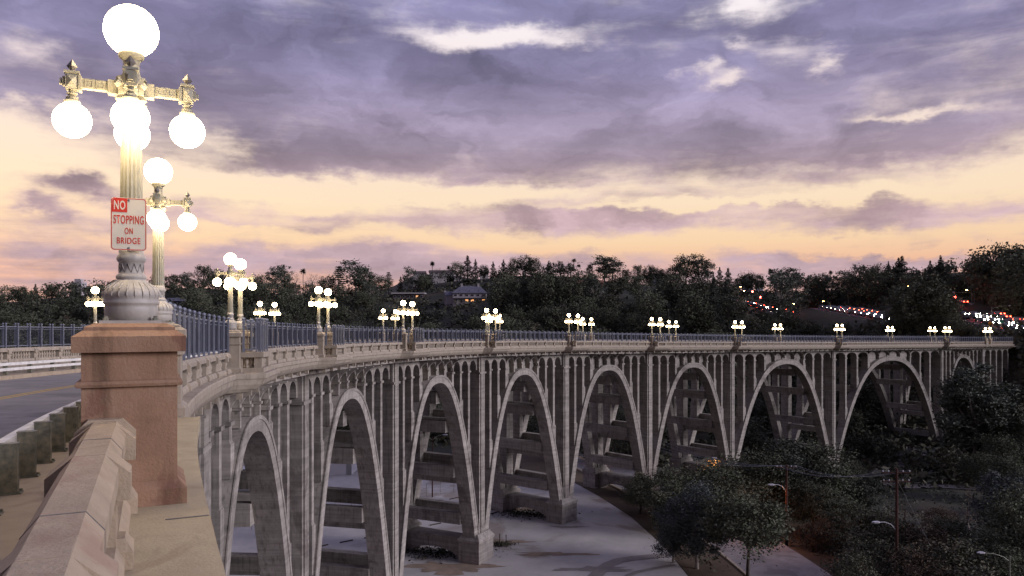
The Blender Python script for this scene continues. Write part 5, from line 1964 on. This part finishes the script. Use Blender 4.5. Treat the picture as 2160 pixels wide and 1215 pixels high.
# ------------------------------------------------------------------ utility poles and wires on the canyon floor
def utility_pole(x, y, top, lab, arms, lamp, girdle=False):
    z = G(x, y); zt_ = (672 - top) / 1600 * y
    h = zt_ - z
    r = thing("utility_pole", (x, y, z), lab, "utility pole", "wooden utility poles on the canyon floor")
    mb = MB(); mb.tube([(0, 0, -.3), (0, 0, h * .5), (0, 0, h)], [.19, .165, .135], 9)
    obj("pole", mb.mesh("pole", M["wood"]), r)
    out = []
    for dz_, half in arms:
        mb = MB(); mb.box(-half, half, -.06, .06, h - dz_ - .06, h - dz_ + .06)
        a = obj("crossarm", mb.mesh("crossarm", M["wood"]), r)
        im = MB(); im.lathe([(.03, 0), (.075, .05), (.05, .1), (.07, .14), (.02, .2)], 8)
        ins = im.mesh("insulator", M["whitewall"])
        for q in (-.95, -.55, .45, .9):
            obj("insulator", ins, a, (q * half, 0, h - dz_ + .06))
            out.append((x + q * half, y, z + h - dz_ + .26))
    if lamp:
        hl, ln = lamp
        mb = MB(); mb.tube([(-.1, 0, h - hl - .9), (-ln * .35, -.1, h - hl - .25), (-ln * .7, -.15, h - hl), (-ln, -.2, h - hl)], [.05, .045, .04, .035], 6)
        a = obj("lamp_arm", mb.mesh("lamp_arm", M["whitewall"]), r)
        mb = MB()
        mb.loft([[(-(ln + d), -.2 + w, h - hl + t), (-(ln + d), -.2 - w, h - hl + t), (-(ln + d), -.2 - w * .8, h - hl - b), (-(ln + d), -.2 + w * .8, h - hl - b)] for d, w, t, b in ((-.05, .06, .04, .05), (.15, .17, .10, .08), (.6, .17, .08, .10), (.85, .07, .02, .03))])
        hd = obj("lamp_head", mb.mesh("lamp_head", M["whitewall"]), a)
        mb = MB() ; q_ = h - hl; mb.add([(-(ln + .55), -.29, q_ - .101), (-(ln + .18), -.29, q_ - .085), (-(ln + .18), -.11, q_ - .085), (-(ln + .55), -.11, q_ - .101)], [(3, 2, 1, 0)])
        obj("lamp_lens", mb.mesh("lamp_lens", M["sodium"] if girdle else M["glass"]), hd)  # sodium glow added to one pole's unlit lamp head to warm the street
    if girdle:
        mb = MB(); mb.lathe([(.21, .05), (.21, 1.1)], 9); obj("pole_sleeve", mb.mesh("pole_sleeve", M["black"]), r)
    return out


wp1 = utility_pole(36.2, 100.0, 980, "wooden utility pole with one crossarm beside the canyon street", [(.35, 1.35)], (2.6, 1.7), True)
wp2 = utility_pole(42.6, 84.0, 988, "taller wooden utility pole with two crossarms and a lamp arm among the shrubs", [(.45, 1.6), (1.45, 1.5)], (5.9, 2.0))
wn = 0
def wire(a, b, sag, lab):
    pts = []
    for k in range(15):
        t = k / 14
        pts.append((a[0] + (b[0] - a[0]) * t, a[1] + (b[1] - a[1]) * t, a[2] + (b[2] - a[2]) * t - sag * 4 * t * (1 - t)))
    mb = MB(); mb.tube(pts, .013, 4)
    solo("power_line", mb, M["steel"], lab, "wire", "wires between the utility poles")
for q in range(4):
    wire(wp1[q], wp2[q], 1.1, f"{ORD[q]} of four slack wires between the two utility poles, counted from the left insulators")
    far = T(112, -9, 0)
    wire(wp1[q], (far[0] - 3 + q * .6, far[1] + 6, -17.0 + q * .25), 1.6, f"{ORD[q]} of four wires running from the first utility pole back towards the seventh pier")
mb = MB(); mb.tube([(42.6, 84, (672 - 1010) / 1600 * 84.0), (47.5, 80.5, G(47.5, 80.5) - .1)], .012, 4)
solo("guy_wire", mb, M["steel"], "taut guy wire slanting down from the taller utility pole", "wire")

# ------------------------------------------------------------------ under the bridge: wire fence, wheel stops, store buildings
fa, fb = np.array(hit(478, 1118, 70)[:2]), np.array(hit(985, 1034, 70)[:2])
wf = thing("wire_fence", (fa[0], fa[1], -28.45), "thin wire fence on posts along the pavement under the bridge", "fence")
nP = 15
mb = MB(); mb.tube([(0, 0, 0), (0, 0, 1.9), (.18, -.18, 2.2)], .035, 5)
pm = mb.mesh("fence_post", M["galv"])
d = (fb - fa)
for k in range(nP + 1):
    obj("fence_post", pm, wf, (d[0] * k / nP, d[1] * k / nP, 0))
mb = MB()
for zr in (.1, .7, 1.3, 1.88):
    mb.tube([(0, 0, zr), (d[0], d[1], zr)], .012, 3)
prop(obj("wires", mb.mesh("wires", M["galv"]), wf), kind="stuff")
ws = MB(); ws.hexa([(-.9, -.1, 0), (.9, -.1, 0), (.9, .1, 0), (-.9, .1, 0), (-.88, -.06, .13), (.88, -.06, .13), (.88, .06, .13), (-.88, .06, .13)])
wsm = ws.mesh("wheel_stop", M["bark"])
for k in range(10):
    f = .1 + .085 * k
    for row in (0, 1):
        p = fa + d * f + np.array([2.5 + 6.5 * row, -3.0 - 9 * row])
        prop(obj("wheel_stop", wsm, None, (p[0], p[1], G(*p) + .07), R(38 + 8 * (k % 2))), f"{ORD[k]} dark wheel stop from the left in the {'row beside the wire fence' if row == 0 else 'nearer row on the pavement'}", "wheel stop", "wheel stops on the pavement")


def store(px0, px1, pyt, pyb, depth, lab, wallm, roofm, win=0):
    x0, y0, z = hit(px0, pyb, 90); x1 = (px1 - 1080) / 1600 * y0
    h = (672 - pyt) / 1600 * y0 - z
    r = thing("storage_building", (x0, y0, z), lab, "building", "low buildings under the bridge")
    w = x1 - x0
    mb = MB(); mb.box(0, w, 0, depth, -.3, h); obj("wall", mb.mesh("wall", wallm), r)
    mb = MB(); mb.box(-.3, w + .3, -.4, depth + .3, h + .003, h + .25); obj("roof", mb.mesh("roof", roofm), r)
    for q in range(win):
        f = w * (q + .5) / win
        mb = MB(); mb.box(f - .5, f + .5, -.05, .0, h * .35, h * .75); obj("window", mb.mesh("window", M["glass"]), r)
    mb = MB(); mb.box(w * .82, w * .82 + .9, -.04, 0.0, 0, 2.1 if h > 2.3 else h * .8); obj("door", mb.mesh("door", M["steel"]), r)
store(478, 545, 1000, 1032, 5, "white flat-roofed storage building seen through the first arch", M["whitewall"], M["whitewall"])
store(680, 742, 969, 1003, 5, "white flat-roofed storage building seen through the second arch", M["whitewall"], M["whitewall"])

# rocks heaped at the foot of the pier, hydrant, little things on the pavement
g = np.random.default_rng(3)
mb = MB()
c = T(236, -2.5)
for k in range(240):
    px_, py_ = g.uniform(1895, 2000), g.uniform(945, 1003)
    x, y, z = hit(px_, py_, 120)
    s = g.uniform(.3, .75)
    v = []
    for q in range(8):
        a = (q % 4) * 1.57 + g.uniform(-.3, .3)
        v.append((x + s * math.cos(a) * g.uniform(.7, 1.1), y + s * math.sin(a) * g.uniform(.7, 1.1), z + (-.1 if q < 4 else s * g.uniform(.55, 1.0))))
    mb.hexa(v)
solo("riprap", mb, M["rock"], "heap of pale broken rocks at the foot of the ninth pier", None, None, False, "stuff")
x, y, z = hit(1978, 1010, 90)
hy = thing("fire_hydrant", (x, y, z), "small yellow fire hydrant by the path in front of the rocks", "hydrant")
mb = MB(); mb.lathe([(.16, 0), (.16, .06), (.12, .08), (.12, .55), (.16, .57), (.14, .68), (.06, .76)], 10); mb.tube([(-.2, 0, .45), (.2, 0, .45)], .06, 8)
obj("hydrant_body", mb.mesh("hydrant_body", M["amber_sign"]), hy)
x, y, z = hit(1060, 1152, 70)
for q, (dx_, hh) in enumerate(((-.35, 1.5), (.45, 1.35))):
    mb = MB(); mb.tube([(x + dx_, y, z - .1), (x + dx_, y, z + hh)], .06, 6)
    solo("bollard", mb, M["bark"], f"{'left' if q == 0 else 'right'} one of two dark stakes in the grass patch on the pavement", "post", "stakes on the pavement")
P = leaf_quads(np.stack([x - .4 + g.normal(size=500) * .9, y + g.normal(size=500) * .5, np.full(500, z + .12) + np.abs(g.normal(size=500)) * .1], 1), .16, g, .2, .4)
o_ = obj("weeds", quads_mesh("weeds", P, FOL["shrub"])); prop(o_, "tuft of weeds round the stakes on the pavement", None, None, "stuff")
for i_ in (3, 4, 5):
    # weeds at the foot of the piers
    ctr_ = T(PIER[i_], 7)
    P = leaf_quads(np.stack([ctr_[0] + g.normal(size=900) * 2.6, ctr_[1] + g.normal(size=900) * 1.3, np.full(900, -28.35) + np.abs(g.normal(size=900)) * .15], 1), .2, g, .2, .4)
    o_ = obj("weeds", quads_mesh("weeds", P, FOL["shrub"])); prop(o_, f"dry weeds between the plinths of the {ORD[i_]} pier", None, None, "stuff")

# ------------------------------------------------------------------ houses on the hillside
def house(px0, px1, pyt, pyb, depth, lab, wallm, roofm, roof="hip", win=4, lit=(), floors=1, chim=0, lo=190, at=None, eave=.5, roofh=.45, dist=None):
    pxm = (px0 + px1) / 2
    if dist is None: x, y, z = hit(pxm, pyb, lo)
    else:
        y = dist; x = (pxm - 1080) / 1600 * y; z = (672 - pyb) / 1600 * y
    w = (px1 - px0) / 1600 * y; ht = (672 - pyt) / 1600 * y - z
    r = thing("house", (x, y, z), lab, "house", "houses among the hillside trees")
    wh = ht * (1 - roofh)
    mb = MB(); mb.box(-w / 2, w / 2, 0, depth, -8, wh)
    wl = obj("wall", mb.mesh("wall", wallm), r)
    mb = MB()
    e = eave
    if roof == "hip":
        k = min(depth, w) * .42
        mb.add([(-w / 2 - e, -e, wh), (w / 2 + e, -e, wh), (w / 2 + e, depth + e, wh), (-w / 2 - e, depth + e, wh), (-w / 2 + k, depth / 2, ht), (w / 2 - k, depth / 2, ht), (-w / 2 - e, -e, wh - .15), (w / 2 + e, -e, wh - .15), (w / 2 + e, depth + e, wh - .15), (-w / 2 - e, depth + e, wh - .15)],
               [(0, 1, 5, 4), (1, 2, 5), (2, 3, 4, 5), (3, 0, 4), (6, 7, 1, 0), (7, 8, 2, 1), (8, 9, 3, 2), (9, 6, 0, 3), (9, 8, 7, 6)])
    elif roof == "gable":
        mb.add([(-w / 2 - e, -e, wh), (w / 2 + e, -e, wh), (w / 2 + e, depth + e, wh), (-w / 2 - e, depth + e, wh), (-w / 2 - e, depth / 2, ht), (w / 2 + e, depth / 2, ht)], [(0, 1, 5, 4), (2, 3, 4, 5), (1, 2, 5), (3, 0, 4), (3, 2, 1, 0)])
    else:
        mb.box(-w / 2 - e, w / 2 + e, -e - .6, depth + e, wh, ht)
    rf = obj("roof", mb.mesh("roof", roofm), r)
    for q in range(chim):
        mb = MB(); cx = (-.25 + .5 * q) * w; mb.box(cx - .4, cx + .4, depth * .4, depth * .4 + .8, wh, ht + .9); mb.box(cx - .48, cx + .48, depth * .4 - .08, depth * .4 + .88, ht + .9, ht + 1.05)
        obj("chimney", mb.mesh("chimney", wallm), rf)
    c = 0
    fh = wh / floors
    for fl in range(floors):
        for q in range(win):
            xx = -w / 2 + w * (q + .5) / win
            ww = w / win * .30
            mb = MB(); mb.box(xx - ww, xx + ww, -.06, 0, fl * fh + fh * .30, fl * fh + fh * .78)
            fm = obj("window", mb.mesh("window", M["whitewall"]), wl)
            mb = MB(); mb.box(xx - ww * .84, xx + ww * .84, -.09, -.061, fl * fh + fh * .36, fl * fh + fh * .74)
            obj("pane", mb.mesh("pane", M["lit"] if c in lit else M["glass"]), r)
            c += 1
    return r, (x, y, z, w, wh, ht)


hs, (x, y, z, w, wh, ht) = house(955, 1026, 602, 640, 8, "large pale two-storey house with grey hipped roof, tall chimneys and glowing windows", M["render"], M["slate"], "hip", 6, (2, 3, 5), 2, 2, roofh=.42)
mb = MB(); mb.box(-w / 2 - 3.4, -w / 2 - .01, 1.5, 6.5, -8, wh * .78); obj("wing_wall", mb.mesh("wing_wall", M["render"]), hs)
mb = MB(); mb.add([(-w / 2 - 3.7, 1.1, wh * .78), (-w / 2 - .02, 1.1, wh * .78), (-w / 2 - .02, 6.9, wh * .78), (-w / 2 - 3.7, 6.9, wh * .78), (-w / 2 - 3.7, 4, wh * 1.18), (-w / 2 - .02, 4, wh * 1.18)], [(0, 1, 5, 4), (2, 3, 4, 5), (1, 2, 5), (3, 0, 4), (3, 2, 1, 0)])
obj("wing_roof", mb.mesh("wing_roof", M["slate"]), hs)
mb = MB(); mb.box(-w / 2 - 4.3, -w / 2 - 3.41, 3.5, 4.6, -3, wh * 1.25); obj("side_chimney", mb.mesh("side_chimney", M["render"]), hs)
mb = MB(); mb.box(-w / 2 + .2, w / 2 - .2, -1.1, -.01, wh * .5 - .12, wh * .5 + .12); obj("porch_roof", mb.mesh("porch_roof", M["slate"]), hs)
for q in range(3):
    cx = -w * .28 + q * w * .28
    mb = MB(); mb.add([(cx - .8, .6, wh), (cx + .8, .6, wh), (cx + .8, 3.4, wh + 1.6), (cx - .8, 3.4, wh + 1.6), (cx, .6, wh + 1.3), (cx, 3.4, wh + 1.7)], [(0, 1, 4), (1, 2, 5, 4), (3, 0, 4, 5)])
    obj("dormer", mb.mesh("dormer", M["slate"]), hs)
house(828, 894, 617, 633, 7, "long low flat-roofed house under the ridge with one glowing window", M["brownroof"], M["render"], "flat", 7, (5,), 1, 0, roofh=.18)
house(1374, 1400, 576, 596, 6, "house with a steep blue-grey roof among dark trees", M["brick"], M["slate"], "gable", 3, (), 1, 0, roofh=.6)
house(1190, 1272, 590, 606, 8, "low brick house with long reddish roof under the palms", M["brick"], M["brick"], "gable", 6, (), 1, 0, roofh=.4)
house(350, 384, 628, 642, 6, "grey-roofed house low among the trees behind the second lamp", M["brownroof"], M["slate"], "gable", 4, (), 1, 0, roofh=.5)
house(1568, 1588, 583, 598, 5, "small white gabled house on the ridge, one window glowing", M["whitewall"], M["slate"], "gable", 3, (2,), 1, 1, roofh=.4)
house(1596, 1610, 591, 602, 5, "pale box-like house below the ridge right of the white gabled one", M["whitewall"], M["brownroof"], "flat", 3, (), 2, 0, roofh=.15)
house(1745, 1770, 618, 630, 6, "small white building behind trees above the sunken road", M["whitewall"], M["brownroof"], "flat", 5, (), 1, 0, roofh=.15)
for px0, px1, a, b, lab, rf in [(872, 896, 571, 582, "distant pale house on the far hill, leftmost of the row", "gable"), (905, 958, 569, 580, "distant long brown house on the far hilltop", "gable"), (942, 972, 581, 590, "distant white house below the far hilltop", "flat"), (880, 908, 592, 603, "distant grey-roofed house low on the far hill", "gable"), (1012, 1030, 571, 582, "distant house with a glowing porch light on the far hill", "flat")]:
    house(px0, px1, a, b, 8, lab, M["render"], M["brownroof"] if rf == "gable" else M["whitewall"], rf, 5, (1,) if "glowing" in lab else (), 1, 0, dist=560, roofh=.45 if rf == "gable" else .2)
# tower block on the left skyline
x, y = (161 - 1080) / 1600 * 600, 600
r = thing("tower_block", (x, y, 6), "small pale tower block on the skyline left of the nearest lamp", "building")
mb = MB(); mb.box(-4, 4, 0, 8, -10, 23); obj("wall", mb.mesh("wall", M["render"]), r)
mb = MB(); mb.box(-2.4, 2.4, 1.5, 6, 23.003, 25.5); obj("roof_house", mb.mesh("roof_house", M["render"]), r)
wm = MB().box(-.8, .8, -.06, 0, 0, 1.7).mesh("window", M["glass"])
for fl in range(6):
    for q in range(3): obj("window", wm, r, (-2.5 + 2.5 * q, 0, 4 + fl * 3.0))
